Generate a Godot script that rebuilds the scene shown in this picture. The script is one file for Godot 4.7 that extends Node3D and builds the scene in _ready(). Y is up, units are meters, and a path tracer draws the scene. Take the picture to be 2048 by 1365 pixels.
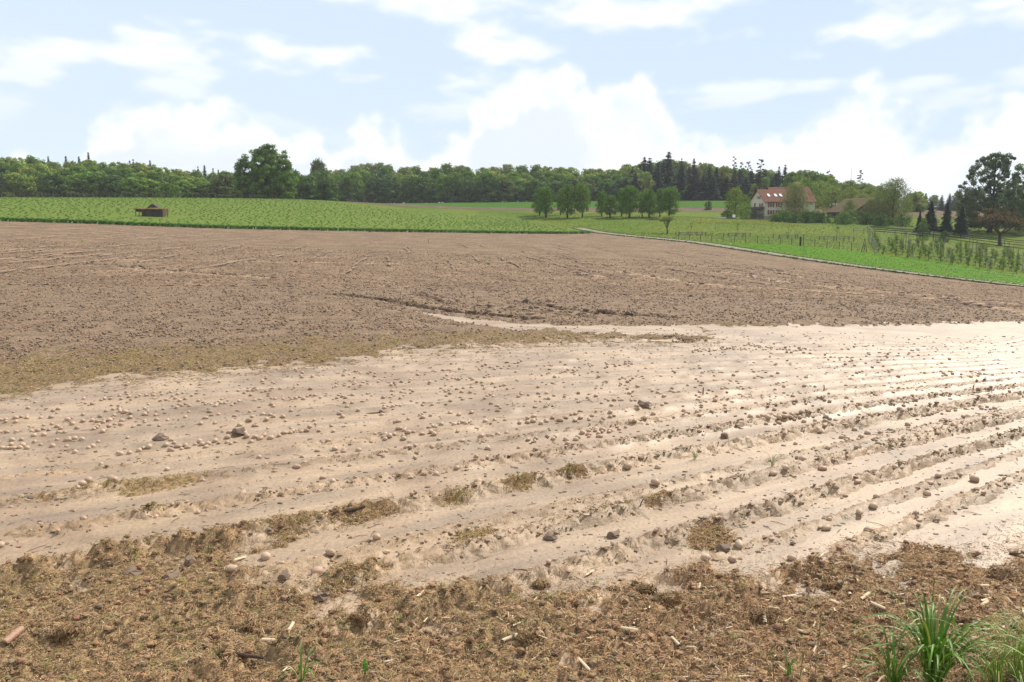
extends Node3D

# A flooded potato field in spring: silt between the ridges, a tilled slope behind, vines, woods and a farm beyond.
# x runs to the right, "d" is the distance ahead (d = -z), y is up, metres.

const SUN_AZ := 48.0
const SUN_EL := 46.0

class MB:
	var v := PackedVector3Array()
	var n := PackedVector3Array()
	var c := PackedColorArray()
	var i := PackedInt32Array()
	func vert(p: Vector3, nn: Vector3, col: Color) -> int:
		v.push_back(p); n.push_back(nn); c.push_back(col)
		return v.size() - 1
	func tri(a: Vector3, b: Vector3, d: Vector3, col: Color) -> void:
		var nn := (d - a).cross(b - a).normalized()
		var k := v.size()
		for p in [a, b, d]:
			vert(p, nn, col)
		i.append_array(PackedInt32Array([k, k + 1, k + 2]))
	func quad(a: Vector3, b: Vector3, d: Vector3, e: Vector3, col: Color) -> void:
		var nn := (d - a).cross(b - a).normalized()
		var k := v.size()
		for p in [a, b, d, e]:
			vert(p, nn, col)
		i.append_array(PackedInt32Array([k, k + 1, k + 2, k, k + 2, k + 3]))
	func box(lo: Vector3, hi: Vector3, col := Color.WHITE) -> void:
		obox(Transform3D(Basis.IDENTITY, (lo + hi) * 0.5), (hi - lo) * 0.5, col)
	func obox(t: Transform3D, h: Vector3, col := Color.WHITE) -> void:
		var ax := [t.basis.x * h.x, t.basis.y * h.y, t.basis.z * h.z]
		for a in 3:
			var p: Vector3 = ax[a]; var q: Vector3 = ax[(a + 1) % 3]; var r: Vector3 = ax[(a + 2) % 3]
			quad(t.origin + p - q - r, t.origin + p - q + r, t.origin + p + q + r, t.origin + p + q - r, col)
			quad(t.origin - p - q - r, t.origin - p + q - r, t.origin - p + q + r, t.origin - p - q + r, col)
	func bar(a: Vector3, b: Vector3, w: float, h: float, col := Color.WHITE) -> void:
		var z := (b - a).normalized()
		var x := z.cross(Vector3.UP)
		x = Vector3.RIGHT if x.length() < 0.01 else x.normalized()
		obox(Transform3D(Basis(x, x.cross(z) * -1.0, z), (a + b) * 0.5), Vector3(w * 0.5, h * 0.5, (b - a).length() * 0.5), col)
	func tube(pts: Array, rad: Array, sides: int, col: Color, cap := true) -> void:
		var k0 := v.size()
		for j in pts.size():
			var t: Vector3 = (pts[mini(j + 1, pts.size() - 1)] - pts[maxi(j - 1, 0)]).normalized()
			var x := t.cross(Vector3(0.3, 0.2, 0.93)).normalized()
			var y := t.cross(x)
			for s in sides:
				var a := TAU * s / sides
				var o := x * cos(a) + y * sin(a)
				vert(pts[j] + o * rad[j], o, col)
		for j in pts.size() - 1:
			for s in sides:
				var a := k0 + j * sides + s
				var b := k0 + j * sides + (s + 1) % sides
				i.append_array(PackedInt32Array([a, b, b + sides, a, b + sides, a + sides]))
		if cap:
			for e in [0, pts.size() - 1]:
				var m := vert(pts[e], (pts[e] - pts[absi(e - 1)]).normalized(), col)
				for s in sides:
					i.append_array(PackedInt32Array([m, k0 + e * sides + s, k0 + e * sides + (s + 1) % sides]))
	func leaf(p: Vector3, u: Vector3, w: Vector3, nn: Vector3, col: Color) -> void:
		var k := v.size()
		v.push_back(p - u); v.push_back(p + w); v.push_back(p + u); v.push_back(p - w)
		for q in 4:
			n.push_back(nn); c.push_back(col)
		i.push_back(k); i.push_back(k + 1); i.push_back(k + 2); i.push_back(k); i.push_back(k + 2); i.push_back(k + 3)
	func mesh(into: ArrayMesh = null, agree := true) -> ArrayMesh:
		var m := ArrayMesh.new() if into == null else into
		if v.is_empty():
			return m
		if agree:       # wind every face the way its normals point
			for k in range(0, i.size(), 3):
				var a := v[i[k]]
				if (v[i[k + 2]] - a).cross(v[i[k + 1]] - a).dot(n[i[k]] + n[i[k + 1]] + n[i[k + 2]]) < 0.0:
					var t := i[k + 1]
					i[k + 1] = i[k + 2]; i[k + 2] = t
		var arr := []
		arr.resize(Mesh.ARRAY_MAX)
		arr[Mesh.ARRAY_VERTEX] = v; arr[Mesh.ARRAY_NORMAL] = n; arr[Mesh.ARRAY_COLOR] = c; arr[Mesh.ARRAY_INDEX] = i
		m.add_surface_from_arrays(Mesh.PRIMITIVE_TRIANGLES, arr)
		return m

var rng := RandomNumberGenerator.new()
var names := {}
var M := {}
var NB := FastNoiseLite.new()   # broad
var NM := FastNoiseLite.new()   # middling
var NF := FastNoiseLite.new()   # fine
var NL := FastNoiseLite.new()   # lumps

# ---------------------------------------------------------------- naming
func numbered(called: String) -> String:
	var k: int = names.get(called, 0)
	names[called] = k + 1
	return called if k == 0 else "%s_%03d" % [called, k]

func tag(o: Node3D, label: String, category: String, group := "", kind := "") -> Node3D:
	o.set_meta("label", label); o.set_meta("category", category)
	if group: o.set_meta("group", group)
	if kind: o.set_meta("kind", kind)
	return o

func thing(called: String, label: String, category: String, at: Vector3, turn := 0.0, group := "") -> Node3D:
	var o := Node3D.new()
	o.name = numbered(called); add_child(o)
	o.position = at; o.rotation.y = turn
	tag(o, label, category, group)
	return o

func part(called: String, mesh: Mesh, mat: Material, parent: Node3D, at := Vector3.ZERO) -> MeshInstance3D:
	var o := MeshInstance3D.new()
	o.name = called; o.mesh = mesh; o.material_override = mat
	parent.add_child(o, true); o.position = at
	return o

func single(called: String, mesh: Mesh, mat: Material, at: Vector3, label: String, category: String, group := "") -> MeshInstance3D:
	var o := MeshInstance3D.new()
	o.name = numbered(called); o.mesh = mesh; o.material_override = mat
	add_child(o); o.position = at
	tag(o, label, category, group)
	return o

func structure(called: String, mesh: Mesh, mat: Material) -> MeshInstance3D:
	var o := MeshInstance3D.new()
	o.name = numbered(called); o.mesh = mesh; o.material_override = mat
	add_child(o); o.set_meta("kind", "structure")
	return o

func scatter(called: String, mesh: Mesh, mat: Material, xf: Array, cols: Array, label: String, category: String) -> void:
	var m := MultiMesh.new()
	m.transform_format = MultiMesh.TRANSFORM_3D; m.use_colors = true
	m.mesh = mesh; m.instance_count = xf.size()
	for k in xf.size():
		m.set_instance_transform(k, xf[k]); m.set_instance_color(k, cols[k])
	var o := MultiMeshInstance3D.new()
	o.name = numbered(called); o.multimesh = m; o.material_override = mat
	add_child(o)
	tag(o, label, category, "", "stuff")

# ---------------------------------------------------------------- materials
func noise(freq: float, octaves: int, kind: int, s: int) -> FastNoiseLite:
	var f := FastNoiseLite.new()
	f.noise_type = kind as FastNoiseLite.NoiseType; f.frequency = freq; f.seed = s
	f.fractal_type = FastNoiseLite.FRACTAL_FBM if octaves > 1 else FastNoiseLite.FRACTAL_NONE
	f.fractal_octaves = octaves
	return f

func grain(freq: float, octaves: int, s: int, lo: float, hi: float, px := 512) -> ImageTexture:
	var im := noise(freq, octaves, FastNoiseLite.TYPE_SIMPLEX, s).get_seamless_image(px, px)
	im.convert(Image.FORMAT_L8)
	var by := im.get_data()
	var lut := PackedByteArray()
	for k in 256:
		lut.push_back(int(clampf(lerpf(lo, hi, k / 255.0), 0, 1) * 255))
	for k in by.size():
		by[k] = lut[by[k]]
	return ImageTexture.create_from_image(Image.create_from_data(px, px, false, Image.FORMAT_L8, by))

func bumps(freq: float, octaves: int, s: int, strength: float, px := 512) -> ImageTexture:
	var im := noise(freq, octaves, FastNoiseLite.TYPE_SIMPLEX, s).get_seamless_image(px, px)
	im.convert(Image.FORMAT_RGBA8)
	im.bump_map_to_normal_map(strength)
	return ImageTexture.create_from_image(im)

func mat(called: String, col: Color, rough: float, opt := {}) -> StandardMaterial3D:
	var m := StandardMaterial3D.new()
	m.resource_name = called
	m.albedo_color = col.linear_to_srgb(); m.roughness = rough
	m.vertex_color_use_as_albedo = opt.get("vc", true)
	m.metallic_specular = opt.get("spec", 0.5)
	m.cull_mode = BaseMaterial3D.CULL_DISABLED
	if opt.has("tex") or opt.has("nrm"):
		m.uv1_triplanar = true
		m.uv1_world_triplanar = opt.get("world", true)
		var s: float = opt.get("scale", 1.0)
		m.uv1_scale = Vector3(s, s, s)
	if opt.has("tex"): m.albedo_texture = opt.tex
	if opt.has("nrm"):
		m.normal_enabled = true; m.normal_texture = opt.nrm; m.normal_scale = opt.get("depth", 1.0)
	if opt.has("rtex"):
		m.roughness_texture = opt.rtex
	if opt.has("back"):
		m.backlight_enabled = true; m.backlight = opt.back
	if opt.has("metal"): m.metallic = opt.metal
	M[called] = m
	return m

func make_materials() -> void:
	var g1 := grain(0.02, 5, 11, 0.55, 1.0)
	var g2 := grain(0.05, 4, 12, 0.6, 1.0)
	var n1 := bumps(0.04, 5, 13, 6.0)
	var n2 := bumps(0.09, 4, 14, 4.0)
	var r1 := grain(0.015, 4, 15, 0.86, 1.0)
	mat("mud", Color.WHITE, 0.66, {"tex": grain(0.025, 5, 16, 0.8, 1.0), "nrm": n2, "depth": 0.16, "scale": 1.6, "rtex": r1, "spec": 0.95})
	mat("wet_ridge", Color.WHITE, 0.68, {"tex": grain(0.02, 5, 19, 0.8, 1.0), "nrm": n1, "depth": 0.6, "scale": 1.7, "rtex": r1, "spec": 0.5})
	mat("soil", Color.WHITE, 0.85, {"tex": g1, "nrm": n2, "depth": 1.0, "scale": 1.7, "spec": 0.25})
	mat("field", Color.WHITE, 0.92, {"tex": g1, "nrm": n2, "depth": 1.0, "scale": 0.35, "spec": 0.2})
	mat("meadow", Color.WHITE, 0.95, {"tex": g2, "nrm": n2, "depth": 0.8, "scale": 0.12, "spec": 0.1})
	mat("gravel", Color.WHITE, 0.9, {"tex": g2, "scale": 0.4, "spec": 0.2})
	mat("clod", Color.WHITE, 0.75, {"spec": 0.35})
	mat("wet_clod", Color.WHITE, 0.65, {"spec": 0.45})
	mat("potato", Color.WHITE, 0.6, {"tex": grain(0.03, 4, 17, 0.7, 1.0, 256), "scale": 9.0, "world": false, "spec": 0.4})
	mat("litter", Color.WHITE, 0.85, {"spec": 0.25})
	mat("blade", Color.WHITE, 0.5, {"back": Color(0.55, 0.75, 0.2), "spec": 0.4})
	mat("leaves", Color.WHITE, 0.7, {"back": Color(0.6, 0.75, 0.25), "spec": 0.2})
	mat("needles", Color.WHITE, 0.8, {"back": Color(0.15, 0.2, 0.1), "spec": 0.2})
	mat("bark", Color.WHITE, 0.9, {"tex": g2, "scale": 0.8, "world": false, "spec": 0.2})
	mat("wood", Color.WHITE, 0.85, {"tex": g2, "scale": 1.2, "world": false, "spec": 0.25})
	mat("plaster", Color.WHITE, 0.9, {"tex": grain(0.02, 4, 18, 0.86, 1.0), "scale": 0.2, "world": false, "spec": 0.25})
	mat("tiles", Color.WHITE, 0.85, {"tex": g2, "scale": 0.5, "world": false, "spec": 0.25})
	mat("paint", Color.WHITE, 0.6, {"spec": 0.4})
	mat("glass", Color(0.03, 0.035, 0.04), 0.06, {"vc": false, "spec": 0.8})
	mat("glint_glass", Color(0.75, 0.77, 0.8), 0.12, {"vc": false, "metal": 0.8})  # pale and metallic: puts a bright sky glint into the skylight panes
	mat("metal", Color.WHITE, 0.5, {"spec": 0.5})

# ---------------------------------------------------------------- terrain: a thin plate through surveyed points (x, d, y)
const SURVEY := [[-6.0, 0.0, 0.0], [-6.0, 4.0, 0.0], [0.0, 0.0, 0.0], [0.0, 4.0, 0.0], [6.0, 0.0, 0.0], [6.0, 4.0, 0.0], [-9.0, 11.0, 0.0], [0.0, 11.0, 0.0], [8.0, 11.0, -0.08], [-30.0, 4.0, 0.3], [30.0, 4.0, -0.9], [13.1, 20.0, -0.52], [5.7, 17.5, -0.21], [0.0, 16.6, -0.05], [29.3, 45.0, -2.61], [48.8, 75.0, -4.62], [64.9, 100.0, -5.63], [74.7, 116.0, -6.66], [68.6, 135.0, -3.68], [104.5, 170.0, -4.36], [173.3, 270.0, 0.53], [36.4, 100.0, -3.35], [30.8, 130.0, -2.41], [18.2, 165.0, -1.49], [-73.8, 115.0, 1.27], [-53.6, 118.0, 0.52], [-33.6, 126.0, -0.22], [-11.1, 142.0, -0.97], [0.0, 40.0, -1.06], [0.0, 65.0, -1.45], [0.0, 100.0, -1.53], [15.6, 48.0, -1.71], [23.3, 72.0, -2.52], [-14.0, 21.5, -0.1], [-29.8, 46.0, -0.38], [-52.8, 82.0, 0.16], [-7.0, 21.0, -0.04], [-16.6, 50.0, -0.61], [-28.0, 85.0, -0.71], [-127.8, 200.0, 6.51], [-95.8, 212.0, 6.64], [-63.5, 240.0, 6.79], [-64.4, 142.0, 2.38], [-35.5, 175.0, 2.2], [-4.9, 330.0, 7.29], [-4.3, 285.0, 4.66], [-3.1, 205.0, 0.68], [4.9, 218.0, 1.93], [45.3, 215.0, 1.4], [32.9, 168.0, -1.76], [76.1, 240.0, 0.86], [87.1, 320.0, 7.33], [77.7, 285.0, 3.96], [101.6, 240.0, 1.31], [157.0, 300.0, 2.57], [246.5, 430.0, 4.06], [61.6, 170.0, -2.02], [85.4, 175.0, -2.15], [-160.0, 115.0, 4.0], [-260.0, 260.0, 7.5], [-120.0, 300.0, 6.2], [0.0, 430.0, 7.5], [90.0, 420.0, 9.0], [230.0, 420.0, 4.0], [260.0, 200.0, 2.0], [140.0, 100.0, -6.0], [-300.0, 500.0, 9.0], [300.0, 550.0, 7.0], [0.0, 560.0, 9.0], [160.0, 40.0, -5.0], [-160.0, 20.0, 3.0]]
const GX0 := -342.0
const GD0 := -42.0
const GS := 3.0
const GNX := 229
const GND := 217
var grid := PackedFloat32Array()

func survey_ground() -> void:
	var n := SURVEY.size()
	var px := PackedFloat64Array(); var pd := PackedFloat64Array()
	for s in SURVEY:
		px.push_back(s[0] / 100.0); pd.push_back(s[1] / 100.0)
	var A := []
	for r in n + 3:
		var row := PackedFloat64Array(); row.resize(n + 4)
		A.push_back(row)
	for r in n:
		for k in n:
			var r2 := (px[r] - px[k]) ** 2 + (pd[r] - pd[k]) ** 2
			A[r][k] = (0.5 * r2 * log(r2) if r2 > 0 else 0.0) + (3e-4 if r == k else 0.0)
		A[r][n] = 1.0; A[r][n + 1] = px[r]; A[r][n + 2] = pd[r]; A[r][n + 3] = SURVEY[r][2]
		A[n][r] = 1.0; A[n + 1][r] = px[r]; A[n + 2][r] = pd[r]
	for p in n + 3:
		var best := p
		for r in range(p + 1, n + 3):
			if absf(A[r][p]) > absf(A[best][p]): best = r
		var t = A[p]; A[p] = A[best]; A[best] = t
		for r in range(p + 1, n + 3):
			var f: float = A[r][p] / A[p][p]
			if f != 0.0:
				for k in range(p, n + 4): A[r][k] -= f * A[p][k]
	var w := PackedFloat64Array(); w.resize(n + 3)
	for p in range(n + 2, -1, -1):
		var s: float = A[p][n + 3]
		for k in range(p + 1, n + 3): s -= A[p][k] * w[k]
		w[p] = s / A[p][p]
	grid.resize(GNX * GND)
	for j in GND:
		var d := (GD0 + j * GS) / 100.0
		for i in GNX:
			var x := (GX0 + i * GS) / 100.0
			var s := w[n] + w[n + 1] * x + w[n + 2] * d
			for k in n:
				var a := px[k] - x; var b := pd[k] - d
				var r2 := a * a + b * b
				if r2 > 1e-12: s += w[k] * 0.5 * r2 * log(r2)
			grid[j * GNX + i] = clampf(s, -14.0, 20.0)

func gy(x: float, d: float) -> float:
	var a := clampf((x - GX0) / GS, 0.0, GNX - 1.001)
	var b := clampf((d - GD0) / GS, 0.0, GND - 1.001)
	var i := int(a); var j := int(b)
	a -= i; b -= j
	var k := j * GNX + i
	return lerpf(lerpf(grid[k], grid[k + 1], a), lerpf(grid[k + GNX], grid[k + GNX + 1], a), b)

func P(x: float, d: float, up := 0.0) -> Vector3:
	return Vector3(x, gy(x, d) + up, -d)

func along(line: Array, x: float) -> float:
	if x <= line[0][0]: return line[0][1]
	for k in line.size() - 1:
		if x < line[k + 1][0]:
			return lerpf(line[k][1], line[k + 1][1], (x - line[k][0]) / (line[k + 1][0] - line[k][0]))
	return line[-1][1]

func resample(line: Array, count: int) -> Array:
	var ln := [0.0]
	for k in line.size() - 1:
		ln.push_back(ln[-1] + Vector2(line[k][0], line[k][1]).distance_to(Vector2(line[k + 1][0], line[k + 1][1])))
	var out := []
	var at := 0
	for k in count:
		var s: float = ln[-1] * k / (count - 1)
		while at < line.size() - 2 and ln[at + 1] < s: at += 1
		var t: float = (s - ln[at]) / maxf(ln[at + 1] - ln[at], 1e-6)
		out.push_back(Vector2(line[at][0], line[at][1]).lerp(Vector2(line[at + 1][0], line[at + 1][1]), t))
	return out

func to_line(p: Vector2, line: Array) -> float:
	var best := 1e9
	for k in line.size() - 1:
		var q := Geometry2D.get_closest_point_to_segment(p, Vector2(line[k][0], line[k][1]), Vector2(line[k + 1][0], line[k + 1][1]))
		best = minf(best, q.distance_squared_to(p))
	return sqrt(best)

func normals(mb: MB, w: int, h: int) -> void:
	for j in h:
		for i in w:
			var l := mb.v[j * w + maxi(i - 1, 0)]; var r := mb.v[j * w + mini(i + 1, w - 1)]
			var u := mb.v[maxi(j - 1, 0) * w + i]; var o := mb.v[mini(j + 1, h - 1) * w + i]
			mb.n[j * w + i] = (r - l).cross(o - u).normalized()

# a sheet between two lines on the ground, from near (A) to far (B)
func loft(A: Array, B: Array, cols: int, rows: int, up: float, power: float, paint: String) -> ArrayMesh:
	var a := resample(A, cols) if A.size() != cols else A
	var b := resample(B, cols) if B.size() != cols else B
	var mb := MB.new()
	for j in rows:
		var t := pow(float(j) / (rows - 1), power)
		for i in cols:
			var p: Vector2 = a[i].lerp(b[i], t)
			var y := gy(p.x, p.y) + up
			if paint == "field": y += field_shape(p.x, p.y, t)
			mb.vert(Vector3(p.x, y, -p.y), Vector3.UP, paint_at(paint, p.x, p.y, t))
	for j in rows - 1:
		for i in cols - 1:
			var k := j * cols + i
			mb.i.append_array(PackedInt32Array([k, k + cols, k + cols + 1, k, k + cols + 1, k + 1]))
	normals(mb, cols, rows)
	return mb.mesh()

# ---------------------------------------------------------------- the flooded ridges, the silt and the tilled slope
const RIDGES := [3.34, 3.88, 4.42, 5.13, 5.5, 6.2, 6.86, 7.54, 8.12, 8.7, 9.3, 9.9, 10.5, 11.1, 11.7, 12.3, 12.9, 13.5, 14.1]
const RISE := [0.05, 0.04, 0.085, 0.075, 0.035, 0.085, 0.075, 0.06, 0.045, 0.03, 0.0, 0.0, 0.0, 0.0, 0.0, 0.0, 0.0, 0.0, 0.0]
const DEBRIS := [[-9.0, 3.5], [-3.5, 4.36], [-3.18, 4.52], [-2.58, 4.88], [-2.1, 5.06], [-1.9, 5.1], [-1.74, 4.62], [-1.24, 4.33], [-1.09, 4.19], [-0.89, 4.3], [-0.48, 4.34], [-0.07, 4.39], [0.37, 4.39], [0.99, 4.48], [1.4, 4.55], [1.65, 4.58], [1.94, 4.68], [2.19, 4.83], [2.6, 5.01], [2.78, 4.9], [2.89, 4.75], [3.18, 4.85], [3.5, 5.11], [4.2, 5.5], [11.0, 8.5]]
const SHORE := [[-11.0, 6.5], [-6.24, 9.38], [-6.0, 9.8], [-5.65, 10.47], [-5.06, 10.8], [-4.22, 10.8], [-3.93, 11.2], [-3.42, 11.43], [-2.9, 11.71], [-2.23, 12.19], [-1.85, 12.81], [-1.04, 13.04], [-0.21, 13.4], [0.67, 13.8], [1.41, 14.11], [2.49, 14.03], [3.7, 14.25], [3.95, 16.1], [5.76, 16.77], [7.57, 17.48], [9.64, 18.24], [13.15, 20.07], [26.0, 27.5]]
const STRIP := [[-12.0, 9.5], [-7.85, 11.9], [-7.3, 12.55], [-6.43, 12.92], [-4.68, 13.38], [-3.59, 13.84], [-2.52, 14.35], [-1.17, 14.68], [0.25, 15.08], [1.54, 15.3], [2.6, 14.6], [3.2, 13.0]]
const TONGUE := [[-2.3, 18.5, 0.12], [-1.6, 17.5, 0.22], [-0.91, 16.7, 0.4], [0.06, 15.9, 0.5], [1.28, 15.7, 0.6], [2.78, 15.6, 0.9], [4.2, 15.9, 1.0]]
const MATS := [[-3.3, 6.15, 0.45, 0.14], [-2.9, 6.2, 0.4, 0.13], [-1.55, 5.3, 0.5, 0.2], [-1.15, 5.5, 0.35, 0.14], [-0.42, 5.86, 0.12, 0.1], [0.06, 6.2, 0.14, 0.1], [-0.28, 5.1, 0.12, 0.13], [0.78, 5.72, 0.3, 0.08], [1.15, 5.85, 0.16, 0.1], [1.35, 5.12, 0.17, 0.13], [-1.0, 4.5, 0.14, 0.14], [0.5, 6.45, 0.1, 0.07], [-2.7, 5.6, 0.14, 0.06]]
const GULLIES := [[[-5.4, 23.2], [-4.3, 22.2], [-3.3, 20.9], [-2.4, 19.6], [-1.6, 18.6], [-0.9, 18.0], [-0.2, 17.5], [0.5, 17.1]], [[-2.96, 23.9], [-2.29, 21.9], [-1.59, 20.1]], [[0.08, 21.7], [0.74, 20.7], [1.44, 19.4], [2.43, 18.43], [3.7, 18.1]], [[-1.0, 19.6], [0.6, 18.6], [1.9, 17.6]]]
const EDGE_FAR := [[-110.0, 103.0], [-81.4, 110.6], [-73.85, 115.04], [-64.22, 117.16], [-53.6, 117.96], [-43.36, 120.3], [-33.55, 125.99], [-22.79, 132.4], [-11.06, 141.98], [2.45, 149.93], [12.37, 156.19], [15.85, 161.2]]
const LANE := [[15.2, 180.0], [16.8, 172.0], [18.4, 164.5], [23.0, 152.0], [27.4, 139.5], [30.8, 130.0], [33.9, 116.0], [36.9, 102.0], [39.6, 92.0], [42.8, 84.5], [46.6, 78.6], [51.0, 73.0], [60.0, 64.0], [75.0, 51.0]]

var deb_lut := PackedFloat32Array()
var shore_lut := PackedFloat32Array()
var strip_lut := PackedFloat32Array()
var ridge_lut := PackedFloat32Array()
var rise_lut := PackedFloat32Array()
const LUT0 := -30.0
const LUTS := 0.02

func make_luts() -> void:
	for q in 1170:
		var c := 2.9 + q * 0.01
		var best := 9.0; var amp := 0.0
		for k in RIDGES.size():
			if absf(c - RIDGES[k]) < best:
				best = absf(c - RIDGES[k]); amp = RISE[k]
		ridge_lut.push_back(exp(-best * best / 0.03)); rise_lut.push_back(amp)
	for k in 3000:
		var x := LUT0 + k * LUTS
		deb_lut.push_back(along(DEBRIS, x)); shore_lut.push_back(along(SHORE, x)); strip_lut.push_back(along(STRIP, x))

func lut(l: PackedFloat32Array, x: float) -> float:
	return l[clampi(int((x - LUT0) / LUTS), 0, 2999)]

func row_of(x: float, d: float) -> float:
	var q := clampf(x, -14.0, 9.0)
	return (d - 0.92 * x) / (1.0 - 0.062 * q)

func on_row(c: float, x: float) -> float:
	return c * (1.0 - 0.062 * clampf(x, -14.0, 9.0)) + 0.92 * x

var z_soil := 0.0    # results of near(): heights over the terrain and what covers the soil there
var z_mud := 0.0
var z_deb := 0.0
var z_back := 0.0
var z_strip := 0.0
var z_ridge := 0.0

func near(x: float, d: float) -> void:
	var c := row_of(x, d)
	var broad := NB.get_noise_2d(x, d)
	var mid := NM.get_noise_2d(x, d)
	var fine := NF.get_noise_2d(x, d)
	var lump := NL.get_noise_2d(x, d)
	c += mid * 0.07
	# the nearest ridge
	var r := 0.0
	var amp := 0.0
	var wave := 0.0
	if c < 14.6 and c > 2.9:
		var q := clampi(int((c - 2.9) * 100.0), 0, 1169)
		r = ridge_lut[q]; amp = rise_lut[q]
		wave = r
	z_ridge = r
	var s := -0.045 + r * (amp * 0.68 + 0.045) * (1.0 + 0.16 * mid) + r * (amp * 0.6 + 0.004) * (0.9 * fine + 0.5 * maxf(lump, -0.3))
	var mud := 0.009 * broad + 0.0025 * mid
	if c > 6.4:
		mud += (0.03 if c < 9.0 else 0.024) * wave * (0.9 + 0.5 * mid)
	mud += 0.0012 * fine
	# plant debris the water left in front
	var e := lut(deb_lut, x) + mid * 0.16 + fine * 0.06
	var deb := smoothstep(e + 0.06, e - 0.1, d)
	deb *= smoothstep(-0.5, -0.1, mid * 0.7 + fine * 0.6 + (e - d) * 0.7 - 0.1)
	var flat := deb
	for m in (MATS if d < 6.8 else []):
		if absf(x - m[0]) < m[2] * 1.6 and absf(d - m[1] - 0.35 * (x - m[0])) < m[3] * 1.8:
			var q := Vector2((x - m[0]) / m[2], (d - m[1] - 0.5 * (x - m[0])) / m[3]).length() + mid * 0.9 + fine * 0.4
			deb = maxf(deb, smoothstep(1.0, 0.6, q))
	z_deb = deb
	if deb > 0.0:
		var in_ := clampf((e - d) / 1.2, 0.0, 1.0)
		s = lerpf(s, maxf(s, 0.008 + 0.03 * in_) + (0.3 + 0.7 * flat) * (0.03 * maxf(mid + 0.1, 0.0) + 0.032 * maxf(lump + 0.2, 0.0) + 0.025 * fine) + r * amp * 0.25, deb)
	# behind: the shore of the silt and the tilled slope
	var sh := lut(shore_lut, x) + mid * 0.45 + broad * 0.35 + fine * 0.1
	var back := smoothstep(sh - 0.15, sh + 0.35, d)
	var tg := 0.0
	if d > 14.0 and x > -7.0 and x < 5.5:
		var best := 9.0
		var p := Vector2(x, d)
		for k in TONGUE.size() - 1:
			var a := Vector2(TONGUE[k][0], TONGUE[k][1]); var b := Vector2(TONGUE[k + 1][0], TONGUE[k + 1][1])
			var q := Geometry2D.get_closest_point_to_segment(p, a, b)
			best = minf(best, q.distance_to(p) / lerpf(TONGUE[k][2], TONGUE[k + 1][2], q.distance_to(a) / a.distance_to(b)))
		tg = smoothstep(1.25, 0.6, best + mid * 0.5)
	back *= 1.0 - tg
	z_back = back
	z_strip = 0.0
	if back > 0.0:
		s = lerpf(s, 0.04 + 0.014 * fine + 0.012 * maxf(lump, 0.0) + 0.025 * mid, back)
		z_strip = smoothstep(0.2, -0.5, d - lut(strip_lut, x) + 0.25 - mid * 0.9 - fine * 0.5)
		z_strip = maxf(z_strip, smoothstep(1.0, 0.6, Vector2((x - 5.0) / 1.1, (d - 16.75) / 0.55).length() + mid * 0.6))
		z_strip = maxf(z_strip, smoothstep(1.0, 0.6, Vector2((x - 3.6) / 0.6, (d - 14.5) / 0.3).length() + mid * 0.6))
		z_strip *= back
	if tg > 0.0:
		s = minf(s, -0.03 + 0.05 * (1.0 - tg))
	z_soil = s
	z_mud = mud

func gully(x: float, d: float) -> float:
	var g := 0.0
	var p := Vector2(x + NF.get_noise_2d(x * 0.4, d * 0.4) * 0.25, d + NM.get_noise_2d(x, d) * 0.3)
	for k in GULLIES.size():
		var t := to_line(p, GULLIES[k])
		if t < 0.5:
			var w: float = [0.2, 0.12, 0.15, 0.11][k]
			g = maxf(g, smoothstep(w, w * 0.55, t) * [0.3, 0.16, 0.2, 0.12][k])
	return g

func soil_color(x: float, d: float, back: float, strip: float, deb: float) -> Color:
	var a := NM.get_noise_2d(x * 0.7 + 40.0, d * 0.7)
	var b := NF.get_noise_2d(x + 90.0, d)
	var c := mud_color(x, d)
	if back > 0:
		var f := Color(0.31, 0.217, 0.143) * (1.0 + 0.22 * a + 0.2 * b)
		f = f.lerp(Color(0.35, 0.24, 0.125).lerp(Color(0.27, 0.19, 0.085), clampf(0.5 + a, 0, 1)), strip * clampf(0.6 + 1.2 * b + 0.7 * a, 0, 1))
		c = c.lerp(f, back)
	if deb > 0:
		var f := Color(0.44, 0.275, 0.148).lerp(Color(0.25, 0.152, 0.08), clampf(0.4 + 0.9 * b + 0.5 * a, 0, 1))
		if x < 0.3:
			f = f.lerp(Color(0.44, 0.305, 0.165), clampf(0.45 - x * 0.12 + 0.6 * a, 0, 0.8))
		c = c.lerp(f, deb)
	return Color(c.r, c.g, c.b, 1)

func mud_color(x: float, d: float) -> Color:
	var a := NM.get_noise_2d(x * 0.5 + 20.0, d * 0.5 - 7.0)
	var b := NB.get_noise_2d(x * 1.3 - 30.0, d * 1.3)
	var c := Color(0.345, 0.24, 0.143).lerp(Color(0.255, 0.166, 0.092), clampf(0.4 + 0.5 * a + 0.5 * b, 0, 1))
	var s := NM.get_noise_2d(row_of(x, d) * 1.6, x * 0.22 + 70.0) + 0.5 * NF.get_noise_2d(row_of(x, d) * 0.9, x * 0.12)
	c *= 1.0 + 0.26 * s
	return Color(c.r, c.g, c.b, 1)

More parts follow.
